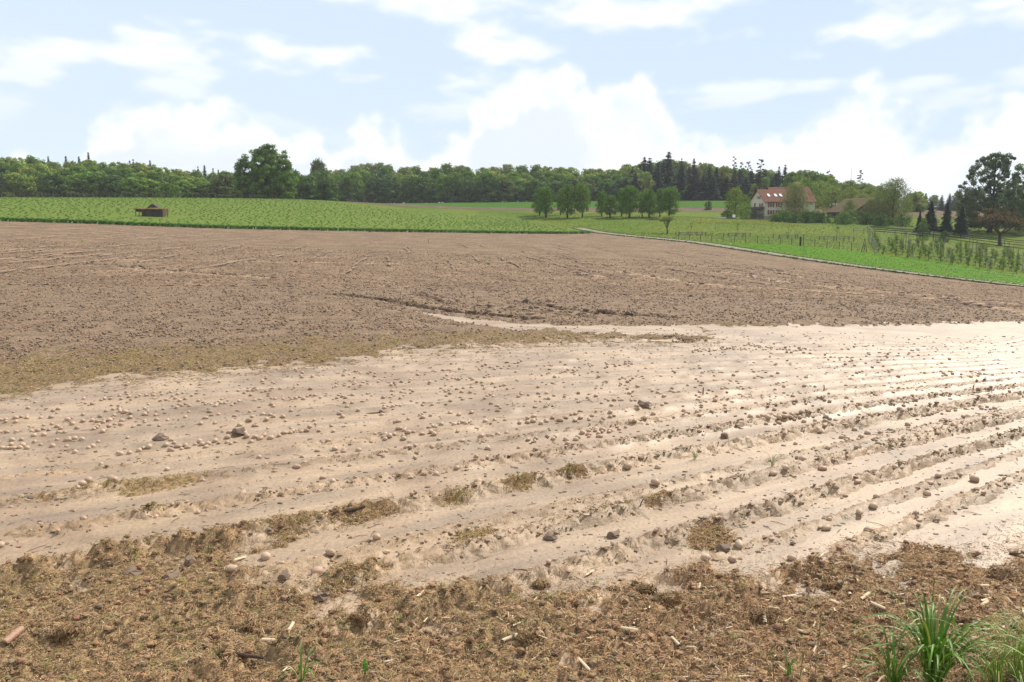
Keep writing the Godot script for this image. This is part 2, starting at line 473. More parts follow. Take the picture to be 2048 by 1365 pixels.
func ground_tile(x0: float, x1: float, d0: float, d1: float, step: float, carve: bool, soil_into: ArrayMesh, mud_into: ArrayMesh, ridge_into: ArrayMesh) -> void:
	var w := int(round((x1 - x0) / step)) + 1
	var h := int(round((d1 - d0) / step)) + 1
	var S := MB.new(); var U := MB.new()
	S.v.resize(w * h); S.n.resize(w * h); S.c.resize(w * h)
	U.v.resize(w * h); U.n.resize(w * h); U.c.resize(w * h)
	var need := PackedByteArray(); need.resize(w * h)
	var R := MB.new()
	for j in h:
		var d := d0 + j * step
		for i in w:
			var x := x0 + i * step
			var k := j * w + i
			if absf(x - 0.4) > d * 0.78 + 2.4:      # beyond any view from here: flat
				var y0 := gy(x, d)
				S.v[k] = Vector3(x, y0, -d); S.c[k] = Color(0.25, 0.18, 0.12)
				U.v[k] = Vector3(x, y0 - 0.1, -d); U.c[k] = S.c[k]
				need[k] = 1
				continue
			near(x, d)
			var y := gy(x, d)
			var s := z_soil
			if carve and z_back > 0.3:
				s -= gully(x, d)
			S.v[k] = Vector3(x, y + s, -d)
			U.v[k] = Vector3(x, y + z_mud, -d)
			need[k] = (1 if s > z_mud - 0.025 else 0) + (2 if z_mud > s - 0.025 and z_back < 0.98 else 0) + (4 if z_deb < 0.4 and z_back < 0.4 else 0)
			if need[k] & 1: S.c[k] = soil_color(x, d, z_back, z_strip, z_deb)
			if need[k] & 2: U.c[k] = mud_color(x, d)
	normals(S, w, h); normals(U, w, h)
	for j in h - 1:
		for i in w - 1:
			var k := j * w + i
			var b: int = need[k] | need[k + 1] | need[k + w] | need[k + w + 1]
			if b & 1 and need[k] & 4:
				R.i.push_back(k); R.i.push_back(k + w); R.i.push_back(k + w + 1); R.i.push_back(k); R.i.push_back(k + w + 1); R.i.push_back(k + 1)
			elif b & 1:
				S.i.push_back(k); S.i.push_back(k + w); S.i.push_back(k + w + 1); S.i.push_back(k); S.i.push_back(k + w + 1); S.i.push_back(k + 1)
			if b & 2:
				U.i.push_back(k); U.i.push_back(k + w); U.i.push_back(k + w + 1); U.i.push_back(k); U.i.push_back(k + w + 1); U.i.push_back(k + 1)
	S.mesh(soil_into, false)
	if not R.i.is_empty():
		R.v = S.v; R.n = S.n; R.c = S.c
		R.mesh(ridge_into, false)
	if not U.i.is_empty(): U.mesh(mud_into, false)

const RILLS := [[[7.13, 51.0], [8.05, 46.0], [8.49, 42.3], [9.6, 38.8], [11.52, 38.0], [13.95, 36.81], [16.2, 35.3], [19.0, 33.5], [24.0, 32.5], [30.0, 33.0]], [[14.98, 56.9], [15.81, 52.4], [15.6, 45.5], [16.44, 42.0], [18.66, 39.9], [22.0, 38.0]], [[22.2, 67.3], [20.17, 55.24]], [[4.07, 51.0], [4.67, 43.0]], [[19.0, 33.5], [17.5, 28.5], [16.3, 25.5], [15.3, 22.5]], [[-24.1, 42.6], [-21.0, 40.3], [-17.13, 37.36], [-14.55, 35.65], [-10.0, 33.0]], [[-40.0, 46.6], [-30.05, 46.46], [-21.44, 46.86], [-12.88, 48.06], [-4.18, 53.24], [6.46, 57.97], [16.63, 64.74], [20.65, 65.75]]]

func field_paint(x: float, d: float, _t: float) -> Color:
	var a := NB.get_noise_2d(x * 0.35, d * 0.35)
	var b := NM.get_noise_2d(x * 0.5, d * 0.5)
	var c := Color(0.31, 0.217, 0.143) * (1.0 + 0.2 * a + 0.16 * b)
	return Color(c.r, c.g, c.b, 1)

func field_shape(x: float, d: float, t: float) -> float:
	return 0.035 * NF.get_noise_2d(x * 0.3, d * 0.3) + 0.05 * NM.get_noise_2d(x * 0.4, d * 0.4) * minf(1.0, (d - 26.0) / 10.0) + (0.045 if t < 0.001 else 0.03)

func meadow_paint(x: float, d: float, _t := 0.0) -> Color:
	var a := NB.get_noise_2d(x * 0.06, d * 0.06)
	var b := NM.get_noise_2d(x * 0.12, d * 0.12)
	var c := Color(0.14, 0.215, 0.036).lerp(Color(0.205, 0.24, 0.052), clampf(0.4 + 0.7 * a + 0.5 * b, 0, 1))
	return Color(c.r, c.g, c.b, 1)

func paint_at(what: String, x: float, d: float, t: float) -> Color:
	match what:
		"field":
			return field_paint(x, d, t)
		"vines":
			return Color(0.155, 0.24, 0.048).lerp(Color(0.205, 0.255, 0.066), clampf(0.45 + 0.8 * NM.get_noise_2d(x * 0.15, d * 0.15), 0, 1))
		"brown":
			var n := 1.0 + 0.3 * NM.get_noise_2d(x * 0.2, d * 0.2)
			return Color(0.2 * n, 0.15 * n, 0.095 * n)
		"crop":
			var n := NM.get_noise_2d(x * 0.1, d * 0.1)
			return Color(0.085 + 0.02 * n, 0.185 + 0.02 * n, 0.03)
		"young":
			var n := NM.get_noise_2d(x * 0.2, d * 0.2)
			return Color(0.125 + 0.03 * n, 0.25 + 0.03 * n, 0.025)
		"lane":
			var n := NM.get_noise_2d(x * 0.6, d * 0.6)
			var k := 1.0 + 0.2 * n
			return Color(0.33 * k, 0.29 * k, 0.225 * k) if absf(t - 0.5) > 0.09 or n < -0.1 else Color(0.2, 0.22, 0.09)
	return Color.WHITE

func wood_floor(x: float, d: float) -> bool:
	if d > 246 and x < -20.0 - (d - 246) * 0.15 and x < -62.0: return true
	if d > 331 and x < 128: return true
	return x > 100 and d > 255 and x < 150 + (d - 255)

func build_ground() -> void:
	NB.noise_type = FastNoiseLite.TYPE_SIMPLEX; NB.frequency = 0.45; NB.seed = 3; NB.fractal_octaves = 2
	NM.noise_type = FastNoiseLite.TYPE_SIMPLEX; NM.frequency = 1.7; NM.seed = 4; NM.fractal_octaves = 2
	NF.noise_type = FastNoiseLite.TYPE_SIMPLEX; NF.frequency = 9.0; NF.seed = 5; NF.fractal_octaves = 3
	NL.noise_type = FastNoiseLite.TYPE_CELLULAR; NL.frequency = 7.0; NL.seed = 6; NL.fractal_type = FastNoiseLite.FRACTAL_NONE
	NL.cellular_return_type = FastNoiseLite.RETURN_DISTANCE2_SUB
	survey_ground(); make_luts()
	# the land: one sheet out to the horizon
	var xs := PackedFloat32Array([-3500, -2000, -1100, -700, -480]); var ds := PackedFloat32Array([-900, -300, -120])
	for k in GNX: xs.push_back(GX0 + k * GS)
	for k in GND: ds.push_back(GD0 + k * GS)
	xs.append_array(PackedFloat32Array([480, 700, 1100, 2000, 3500])); ds.append_array(PackedFloat32Array([700, 900, 1300, 2200, 4000]))
	var mb := MB.new()
	for d in ds:
		for x in xs:
			var col := meadow_paint(x, d)
			if d < 60.0 and d > 0.0 and absf(x) < 90.0: col = Color(0.185, 0.13, 0.1)
			elif wood_floor(x, d): col = Color(0.2, 0.155, 0.09)
			mb.vert(Vector3(x, gy(x, d) - (0.3 if d < 60 and absf(x) < 60 else 0.0), -d), Vector3.UP, col)
	var w := xs.size()
	for j in ds.size() - 1:
		for i in w - 1:
			var k := j * w + i
			mb.i.append_array(PackedInt32Array([k, k + w, k + w + 1, k, k + w + 1, k + 1]))
	normals(mb, w, ds.size())
	structure("meadow", mb.mesh(), M.meadow)
	# ridges and silt
	var soil := ArrayMesh.new(); var mud := ArrayMesh.new(); var ridge := ArrayMesh.new()
	ground_tile(-9.0, 11.0, 2.3, 12.7, 0.0325, false, soil, mud, ridge)
	ground_tile(-23.0, 25.0, 12.66, 27.3, 0.08, true, soil, mud, ridge)
	structure("debris_and_field_soil", soil, M.soil)
	structure("muddy_ridges", ridge, M.wet_ridge)
	structure("silt_mud", mud, M.mud)
	# the tilled slope up to the vines and the lane
	var B := EDGE_FAR.duplicate()
	for p in LANE.slice(2):
		B.push_back([p[0] - 1.2, p[1] - 0.5])
	var b := resample(B, 620)
	var a := []
	for p in b: a.push_back(Vector2(p.x * 26.9 / p.y, 26.9))
	structure("tilled_field", loft(a, b, 620, 260, 0.0, 1.7, "field"), M.field)
	# silt the water carried down the rills
	for k in RILLS.size():
		var line := resample(RILLS[k], 220)
		var sm := MB.new()
		for q in 220:
			var p: Vector2 = line[q]
			var side: Vector2 = (line[mini(q + 1, 219)] - line[maxi(q - 1, 0)]).normalized().orthogonal()
			var n := NM.get_noise_2d(p.x * 0.5, p.y * 0.5)
			p += side * NB.get_noise_2d(p.x * 0.8, p.y * 0.8) * 0.5
			var wide: float = [0.5, 0.5, 0.2, 0.35, 0.4, 0.14, 0.1][k] * clampf(0.75 + 1.1 * n + 0.5 * NF.get_noise_2d(p.x * 0.2, p.y * 0.2), 0.05, 1.6)
			for s in 5:
				var o: Vector2 = p + side * (s - 2) * 0.5 * wide
				var y := gy(o.x, o.y) + (field_shape(o.x, o.y, 1.0) if o.y > 27.3 else 0.04) + (0.03 if s in [1, 2, 3] else -0.04)
				sm.vert(Vector3(o.x, y, -o.y), Vector3.UP, Color(0.43, 0.31, 0.205) * (1.0 + 0.2 * n))
		for q in 219:
			for s in 4:
				var z := q * 5 + s
				sm.i.append_array(PackedInt32Array([z, z + 5, z + 6, z, z + 6, z + 1]))
		structure("silt_streak", sm.mesh(), M.field)
	# vines' slope, crops, lane
	var vine_far := [[-150.0, 192.0], [-124.0, 199.0], [-92.0, 214.0], [-64.0, 240.0], [-46.0, 228.0], [-31.0, 222.0], [-17.2, 222.0], [-3.2, 216.0], [4.7, 208.0], [14.1, 179.0]]
	structure("vineyard_slope", loft(EDGE_FAR, vine_far, 160, 60, 0.04, 1.0, "vines"), M.meadow)
	structure("brown_strip", loft([[-47.0, 237.0], [-32.5, 233.0], [-3.7, 246.0], [5.6, 250.0], [57.8, 275.0], [72.0, 275.5], [84.0, 271.0]], [[-54.0, 240.0], [-37.6, 268.0], [-4.3, 289.0], [6.5, 288.0], [61.8, 294.0], [76.0, 293.0], [86.0, 290.0]], 60, 10, 0.05, 1.0, "brown"), M.field)
	structure("crop_field", loft([[-55.0, 240.5], [-37.6, 268.5], [-4.3, 289.5], [6.5, 288.5], [61.8, 294.5], [76.0, 293.5], [96.0, 290.5]], [[-76.0, 300.0], [-46.0, 331.0], [-5.0, 334.0], [7.5, 333.0], [68.5, 328.0], [84.0, 323.0], [104.0, 326.0]], 60, 24, 0.06, 1.0, "crop"), M.meadow)
	var verge := []
	for p in LANE.slice(4): verge.push_back([p[0] + 1.6, p[1] + 0.6])
	structure("young_crop_strip", loft(verge, [[29.5, 140.0], [32.0, 135.4], [38.6, 134.3], [45.7, 133.0], [52.2, 128.2], [56.2, 126.3], [60.6, 123.7], [65.8, 123.0], [71.0, 121.0], [75.6, 116.4], [95.0, 104.0], [110.0, 90.0]], 120, 40, 0.1, 1.0, "young"), M.meadow)
	var l := []; var r := []
	for p in LANE:
		l.push_back([p[0] - 1.5, p[1] - 0.6]); r.push_back([p[0] + 1.3, p[1] + 0.5])
	structure("farm_lane", loft(l, r, 140, 7, 0.15, 1.0, "lane"), M.gravel)

# ---------------------------------------------------------------- sky: air, cumulus banks on the horizon, broken cloud above (angles in degrees)
const BANKS := [[-37.0, 7.2, 6.0], [-30.3, 8.8, 3.4], [-26.0, 9.4, 5.0], [-22.6, 11.4, 3.4], [-18.5, 9.9, 4.6], [-13.0, 9.4, 2.7], [-9.2, 6.8, 2.6], [-6.0, 4.6, 3.4], [-2.0, 4.0, 4.0], [-1.2, 10.6, 3.4], [3.6, 11.3, 3.2], [7.6, 11.4, 3.4], [11.0, 8.4, 2.8], [14.3, 6.2, 3.2], [17.9, 7.7, 2.7], [20.8, 5.9, 2.6], [24.6, 7.9, 2.0], [28.2, 6.9, 3.0], [31.5, 5.2, 3.0], [36.0, 7.0, 4.0], [42.0, 9.0, 5.0], [-44.0, 9.0, 5.0]]
var CN := FastNoiseLite.new()
var CW := FastNoiseLite.new()
var tops := PackedFloat32Array()

func make_tops() -> void:
	for k in 3600:
		var az := k * 0.1 - 180.0
		var t := 2.0
		for b in BANKS:
			var q: float = (az - b[0]) / b[2]
			if absf(q) < 1.0: t = maxf(t, b[1] * (0.35 + 0.65 * (1.0 - q * q)))
		if absf(az) > 40.0:
			var a := deg_to_rad(az)
			t = lerpf(t, 6.0 + 7.0 * CN.get_noise_2d(cos(a) * 90.0, sin(a) * 90.0), clampf((absf(az) - 40.0) / 8.0, 0, 1))
		tops.push_back(t)

func sky_at(az: float, el: float, towards: Vector3) -> Vector3:
	var a := deg_to_rad(az); var e := deg_to_rad(el)
	var dir := Vector3(sin(a) * cos(e), sin(e), -cos(a) * cos(e))
	var off := acos(clampf(dir.dot(towards), -1, 1))
	var t := clampf(el / 60.0, 0, 1)
	var c := Vector3(0.69, 0.805, 0.9).lerp(Vector3(0.33, 0.51, 0.79), pow(t, 0.65))
	c = c.lerp(Vector3(1.0, 1.0, 1.0), 0.95 * exp(-off / 0.95))
	# broken cloud overhead, flattened by distance
	var k := 1.0 / (sin(e) + 0.16)
	var p := Vector2(sin(a), cos(a)) * cos(e) * k * 30.0
	var h := CN.get_noise_2d(p.x * 1.5, p.y * 1.5) + 0.35 * CW.get_noise_2d(p.x * 2.2, p.y * 2.2)
	var high := smoothstep(-0.12, 0.5, h + 0.1 + 1.1 * exp(-off / 0.7)) * smoothstep(3.0, 12.0, el)
	c = c.lerp(Vector3(0.985, 0.99, 1.0), high * 0.8)
	# cumulus
	if el < 22.0:
		var top := tops[posmod(int((az + 180.0) * 10.0), 3600)]
		var puff := CW.get_noise_3d(cos(a) * 260.0, sin(a) * 260.0, el * 5.0)
		var small := CN.get_noise_3d(cos(a) * 300.0, sin(a) * 300.0, el * 6.5 + 90.0)
		var depth := top * 1.05 + 1.0 + 1.9 * (puff + 0.55) + 2.3 * small + 0.9 * CN.get_noise_3d(cos(a) * 900.0, sin(a) * 900.0, el * 18.0) - el
		var d := smoothstep(-0.6, 1.7, depth)
		if d > 0.0:
			var lit := Vector3(1.0, 1.0, 1.0)
			var shade := clampf(smoothstep(0.5, 3.4, depth) * (0.75 + 1.3 * CN.get_noise_3d(cos(a) * 130.0, sin(a) * 130.0, el * 2.5)), 0, 1)
			lit = lit.lerp(Vector3(0.77, 0.83, 0.91), shade * (1.0 - 0.55 * exp(-off / 0.55)))
			lit = lit.lerp(Vector3(0.9, 0.94, 0.99), smoothstep(4.0, 0.5, el) * 0.6)
			c = c.lerp(lit, d * 0.93)
	return c

func sky_image(w: int, h: int, y0: int, y1: int, towards: Vector3) -> Image:
	var by := PackedByteArray(); by.resize(w * (y1 - y0) * 3)
	var o := 0
	for y in range(y0, y1):
		var el := 90.0 - 180.0 * (y + 0.5) / h
		for x in w:
			var az := 360.0 * (x + 0.5) / w - 180.0
			var c := sky_at(az, el, towards)
			by[o] = int(255.0 * pow(clampf(c.x, 0, 1), 0.4545)); by[o + 1] = int(255.0 * pow(clampf(c.y, 0, 1), 0.4545)); by[o + 2] = int(255.0 * pow(clampf(c.z, 0, 1), 0.4545))
			o += 3
	return Image.create_from_data(w, y1 - y0, false, Image.FORMAT_RGB8, by)

func make_sky(towards: Vector3) -> Sky:
	CN.noise_type = FastNoiseLite.TYPE_SIMPLEX; CN.frequency = 0.03; CN.seed = 21; CN.fractal_octaves = 5
	CW.noise_type = FastNoiseLite.TYPE_CELLULAR; CW.frequency = 0.05; CW.seed = 22; CW.fractal_octaves = 3
	CW.fractal_type = FastNoiseLite.FRACTAL_FBM; CW.cellular_return_type = FastNoiseLite.RETURN_DISTANCE
	make_tops()
	var W := 3072
	var H := 1536
	var low := Image.create(768, 384, false, Image.FORMAT_RGB8)
	low.fill(Color(0.62, 0.6, 0.55))
	low.blit_rect(sky_image(768, 384, 0, 193, towards), Rect2i(0, 0, 768, 193), Vector2i.ZERO)
	low.resize(W, H, Image.INTERPOLATE_CUBIC)
	var y0 := int(H * (90.0 - 20.0) / 180.0)
	var y1 := H / 2 + 4
	low.blit_rect(sky_image(W, H, y0, y1, towards), Rect2i(0, 0, W, y1 - y0), Vector2i(0, y0))
	var m := PanoramaSkyMaterial.new()
	m.panorama = ImageTexture.create_from_image(low)
	var s := Sky.new()
	s.sky_material = m
	return s

func make_light() -> void:
	var cam := Camera3D.new()
	cam.name = "camera"
	add_child(cam)
	cam.position = Vector3(0, 2.2, 0)
	cam.rotation_degrees = Vector3(-9.096, 0, 0)
	cam.fov = 46.81
	cam.near = 0.1
	cam.far = 6000.0
	cam.current = true
	var a := deg_to_rad(SUN_AZ); var e := deg_to_rad(SUN_EL)
	var towards := Vector3(sin(a) * cos(e), sin(e), -cos(a) * cos(e))
	var sun := DirectionalLight3D.new()
	sun.name = "sun"
	add_child(sun)
	sun.look_at_from_position(Vector3.ZERO, -towards, Vector3.UP)
	sun.light_energy = 1.6
	sun.light_color = Color(1.0, 0.965, 0.91)
	sun.light_angular_distance = 0.5
	sun.shadow_enabled = true
	var env := Environment.new()
	env.background_mode = Environment.BG_SKY
	env.sky = make_sky(towards)
	env.background_energy_multiplier = 0.88
	env.tonemap_mode = Environment.TONE_MAPPER_LINEAR
	env.tonemap_exposure = 1.32
	env.fog_enabled = true
	env.fog_density = 0.00018
	env.fog_light_color = Color(0.94, 0.96, 1.0)
	env.sdfgi_enabled = true
	env.ssao_enabled = true
	env.ssil_enabled = true
	var we := WorldEnvironment.new()
	we.name = "world_environment"
	we.environment = env
	add_child(we)

# ---------------------------------------------------------------- trees
func jitter(c: Color, amount: float) -> Color:
	var k := 1.0 + rng.randf_range(-amount, amount)
	return Color(c.r * k * (1.0 + rng.randf_range(-amount, amount) * 0.5), c.g * k, c.b * k * (1.0 + rng.randf_range(-amount, amount) * 0.4), 1)

func ball() -> Vector3:
	var v := Vector3(rng.randfn(), rng.randfn(), rng.randfn())
	return v.normalized() if v.length() > 0.001 else Vector3.UP

# leaves in clumps: each clump is [centre, radius, flatten]
func foliage(mb: MB, clumps: Array, per: int, size: float, col: Color, vary := 0.2, droop := 0.0) -> void:
	for cl in clumps:
		var tint := jitter(col, vary)
		var q: Vector3 = cl[0]
		var r: float = cl[1]
		var fl: float = cl[2]
		for k in int(per * clampf(r * r / 2.2, 0.35, 3.0)):
			var o := ball()
			var p := q + Vector3(o.x, o.y * fl, o.z) * r * pow(rng.randf(), 0.4)
			var nn := (o + ball() * 0.8).normalized()
			var u := nn.cross(ball()).normalized()
			if droop > 0: u = (u + Vector3(0, -droop, 0)).normalized()
			var w := nn.cross(u)
			var s := size * rng.randf_range(0.6, 1.35)
			mb.leaf(p, u * s, w * s * 0.62, (o * 0.7 + nn * 0.5).normalized(), jitter(tint, 0.16))

func limbs(mb: MB, h: float, r: float, reach: float, count: int, from: float, col: Color, lean := 0.35) -> void:
	var pts := []; var rad := []
	var o := Vector3.ZERO
	for k in 7:
		var t := k / 6.0
		pts.push_back(o + Vector3(0, h * t, 0)); rad.push_back(r * (1.25 if k == 0 else 1.0 - 0.8 * t))
		o += Vector3(rng.randf_range(-1, 1), 0, rng.randf_range(-1, 1)) * r * lean
	mb.tube(pts, rad, 7, col)
	for k in count:
		var t := lerpf(from, 0.92, (k + rng.randf()) / count)
		var p: Vector3 = pts[int(t * 6)].lerp(pts[mini(int(t * 6) + 1, 6)], t * 6 - int(t * 6))
		var a := k * 2.4 + rng.randf()
		var l := reach * (1.15 - t * 0.7)
		var dir := Vector3(cos(a), 0.75, sin(a))
		var q := p + dir * l * 0.5
		mb.tube([p, q, q + Vector3(cos(a) * l * 0.5, l * 0.55, sin(a) * l * 0.5)], [r * (0.5 - 0.3 * t), r * (0.3 - 0.18 * t), r * 0.05], 5, col)

# a broad tree: crown envelope radius as a function of height share
func broad_tree(h: float, w: float, from: float, clumps: int, per: int, size: float, col: Color, shape: String) -> Array:
	var t := MB.new(); var c := MB.new()
	limbs(t, h * 0.86, h * 0.022 + 0.05, w * 0.34, 9, from + 0.08, Color(0.085, 0.065, 0.048))
	var cl := []
	for k in clumps:
		var v := pow((k + rng.randf()) / clumps, 0.9)
		var env := 0.0
		match shape:
			"oval": env = sqrt(maxf(0.02, 1.0 - pow(absf(v - 0.42) / 0.6, 2.3)))
			"pear": env = sqrt(maxf(0.02, 1.0 - pow(absf(v - 0.3) / 0.72, 2.0)))
			"dome": env = sqrt(maxf(0.02, 1.0 - pow(maxf(v - 0.05, 0) / 0.97, 2.4)))
			"column": env = sqrt(maxf(0.02, 1.0 - pow(absf(v - 0.5) / 0.54, 4.0)))
		var a := k * 2.39996 + rng.randf_range(-0.5, 0.5)
		var out := w * 0.5 * env * rng.randf_range(0.5, 0.93)
		var r := w * rng.randf_range(0.095, 0.185) * (0.7 + 0.45 * env)
		cl.push_back([Vector3(cos(a) * out, h * lerpf(from, 0.96, v) - r * 0.3, sin(a) * out), r, rng.randf_range(0.65, 0.9)])
		if k % 3 == 0:
			cl.push_back([Vector3(cos(a) * out * 0.4, h * lerpf(from, 0.93, v) - r * 0.4, sin(a) * out * 0.4), r * 1.2, 0.8])
	foliage(c, cl, per, size, col)
	return [t.mesh(), c.mesh()]

func spruce(h: float, w: float, from: float, tiers: int, col: Color, loose := 0.2) -> Array:
	var t := MB.new(); var c := MB.new()
	t.tube([Vector3.ZERO, Vector3(0, h * 0.5, 0), Vector3(0, h * 0.98, 0)], [h * 0.016, h * 0.011, 0.02], 6, Color(0.075, 0.06, 0.05))
	for k in tiers:
		var v := (k + rng.randf_range(-0.3, 0.3)) / tiers
		var y := h * lerpf(from, 0.99, v)
		var reach := w * 0.5 * pow(1.0 - v, 0.8) * (1.0 + rng.randf_range(-loose, loose)) + 0.12
		var arms := int(lerpf(11, 5, v))
		for q in arms:
			var a := TAU * (q + rng.randf()) / arms
			var l := reach * rng.randf_range(0.72, 1.1)
			var dir := Vector3(cos(a), 0, sin(a))
			var tint := jitter(col, 0.25)
			var steps := int(4 + l * 2.2)
			for s in steps:
				var f := (s + 0.7) / steps
				var p := Vector3(0, y, 0) + dir * l * f + Vector3(0, -l * 0.32 * f * f + 0.12 * l * f, 0) + ball() * 0.1
				var sz := (0.2 + 0.3 * l * (1.0 - f * 0.75)) * 0.85
				var side := Vector3(-sin(a), 0, cos(a))
				var up := Vector3(0, 1, 0)
				c.leaf(p, (dir * 0.8 + up * rng.randf_range(-0.5, 0.1)).normalized() * sz, (side + up * rng.randf_range(-0.7, 0.4)).normalized() * sz * 0.8, (dir + up * 0.6).normalized(), jitter(tint, 0.15))
				c.leaf(p - up * sz * 0.35, (dir * 0.4 - up).normalized() * sz * 0.75, side * sz * 0.45, (dir + up * 0.2).normalized(), jitter(tint, 0.15))
	return [t.mesh(), c.mesh()]

func pine(h: float, w: float) -> Array:
	var t := MB.new(); var c := MB.new()
	var col := Color(0.16, 0.09, 0.06)
	t.tube([Vector3.ZERO, Vector3(0.15, h * 0.5, 0), Vector3(-0.1, h * 0.95, 0.1)], [h * 0.015, h * 0.011, h * 0.004], 6, col)
	var cl := []
	for k in 11:
		var v := (k + rng.randf()) / 11.0
		var a := k * 2.4 + rng.randf()
		var l := w * 0.5 * (1.0 - 0.65 * v) * rng.randf_range(0.5, 1.0)
		var y := h * lerpf(0.62, 0.97, v)
		var p := Vector3(cos(a) * l, y + l * 0.1, sin(a) * l)
		t.tube([Vector3(0, y - 0.4, 0), p], [h * 0.004, 0.03], 4, col)
		cl.push_back([p, rng.randf_range(0.5, 0.85), 0.5])
	foliage(c, cl, 190, 0.2, Color(0.05, 0.075, 0.04))
	return [t.mesh(), c.mesh()]

# twigs only, with a haze of small leaves
func twiggy(h: float, w: float, trunk: float, col: Color, leaf: Color, per: int, levels: int, size := 0.09) -> Array:
	var t := MB.new(); var c := MB.new()
	var ends := []
	var stack := [[Vector3.ZERO, Vector3(0, 1, 0), h * 0.3, trunk, 0]]
	while not stack.is_empty():
		var b: Array = stack.pop_back()
		var p: Vector3 = b[0]; var dir: Vector3 = b[1]; var l: float = b[2]; var r: float = b[3]
		var lv: int = b[4]
		var q := p + dir * l * 0.5 + ball() * l * 0.08
		var e := q + (dir + ball() * 0.25).normalized() * l * 0.5
		t.tube([p, q, e], [r, r * 0.82, r * 0.62], 6 if lv < 2 else 4, col, false)
		if lv >= levels:
			ends.push_back([e, l * 0.9, 0.9]); continue
		for k in (4 if lv == 0 else 3):
			var side := Vector3(cos(k * 2.1 + lv + rng.randf()), 0, sin(k * 2.1 + lv + rng.randf()))
			var nd := (dir * 0.75 + side * (0.85 if lv == 0 else 0.7) * w / h + Vector3(0, 0.12, 0) + ball() * 0.2).normalized()
			stack.push_back([e, nd, l * rng.randf_range(0.62, 0.86), r * 0.6, lv + 1])
	foliage(c, ends, per, size, leaf, 0.2)
	return [t.mesh(), c.mesh()]

var kinds := {}
func kind(called: String, what: Array, h: float, w: float, leafmat := "leaves", word := "") -> void:
	if not kinds.has(called): kinds[called] = []
	kinds[called].push_back([what, h, w, leafmat, word])

func make_kinds() -> void:
	rng.seed = 77
	var greens := [Color(0.139, 0.220, 0.045), Color(0.179, 0.253, 0.049), Color(0.122, 0.188, 0.049), Color(0.211, 0.260, 0.057)]
	for k in 6:
		kind("wood", broad_tree(13, 9.5, 0.1, 58, 95, 0.3, greens[k % 4], ["oval", "pear", "dome"][k % 3]), 13, 9.5, "leaves", ["fresh green oval", "bright green pear shaped", "dull green domed", "yellow green oval", "fresh green pear shaped", "bright green domed"][k])
	for k in 4:
		kind("back", broad_tree(16, 9, 0.2, 50, 90, 0.32, [Color(0.227, 0.276, 0.057), Color(0.155, 0.211, 0.049), Color(0.204, 0.236, 0.073), Color(0.260, 0.276, 0.081)][k], ["oval", "dome"][k % 2]), 16, 9, "leaves", ["yellow green oval", "mid green domed", "olive green oval", "pale green domed"][k])
	for k in 3:
		kind("dark", broad_tree(11, 9.5, 0.04, 56, 95, 0.3, [Color(0.090, 0.139, 0.041), Color(0.098, 0.155, 0.036), Color(0.114, 0.139, 0.049)][k], ["dome", "oval"][k % 2]), 11, 9.5, "leaves", ["dark green domed", "deep green oval", "brownish green domed"][k])
	for k in 4:
		kind("lime", broad_tree(8.5, 5.6, 0.2, 70, 140, 0.15, [Color(0.13, 0.2, 0.045), Color(0.115, 0.19, 0.04), Color(0.15, 0.215, 0.05), Color(0.12, 0.18, 0.05)][k], ["pear", "oval", "column", "pear"][k]), 8.5, 5.6)
	for k in 4:
		kind("spruce", spruce(16, 6.0, 0.06, 34, Color(0.048, 0.070, 0.037), 0.25), 16, 6.0, "needles")
	for k in 2:
		kind("spruce_near", spruce(8.5, 3.6, 0.16, 26, Color(0.037, 0.062, 0.035), 0.25), 8.5, 3.6, "needles")
	for k in 3:
		kind("pine", pine(18, 5.5), 18, 5.5, "needles")
	for k in 3:
		kind("garden", broad_tree(9, 7.5, 0.1, 55, 90, 0.17, [Color(0.195, 0.240, 0.046), Color(0.221, 0.247, 0.065), Color(0.156, 0.215, 0.039)][k], ["dome", "oval", "pear"][k]), 9, 7.5, "leaves", ["bright yellow green domed", "pale yellow green oval", "fresh green pear shaped"][k])
	for k in 3:
		kind("bush", broad_tree(2.6, 4.0, 0.0, 34, 90, 0.13, [Color(0.111, 0.176, 0.039), Color(0.078, 0.124, 0.036), Color(0.130, 0.182, 0.065)][k], "dome"), 2.6, 4.0, "leaves", ["mid green", "dark green", "grey green"][k])

func plant_tree(k: String, at: Array, called: String, label: String, group := "", which := -1, category := "tree") -> Node3D:
	var pool: Array = kinds[k]
	var b: Array = pool[rng.randi() % pool.size() if which < 0 else which % pool.size()]
	if label.begins_with("*"):
		var ratio: float = at[2] / b[1]
		var slim: float = at[3] / at[2]
		label = ("tall" if ratio > 1.08 else "low" if ratio < 0.8 else "medium") + " " + (b[4] if b[4] else ("slender" if slim < 0.5 else "broad")) + label.substr(1)
	var t := thing(called, label, category, P(at[0], at[1], -0.05), rng.randf() * TAU, group)
	t.scale = Vector3(at[3] / b[2], at[2] / b[1], at[3] / b[2])
	part("trunk" if category == "tree" else "stems", b[0][0], M.bark, t)
	part("crown" if category == "tree" else "foliage", b[0][1], M[b[3]], t)
	return t

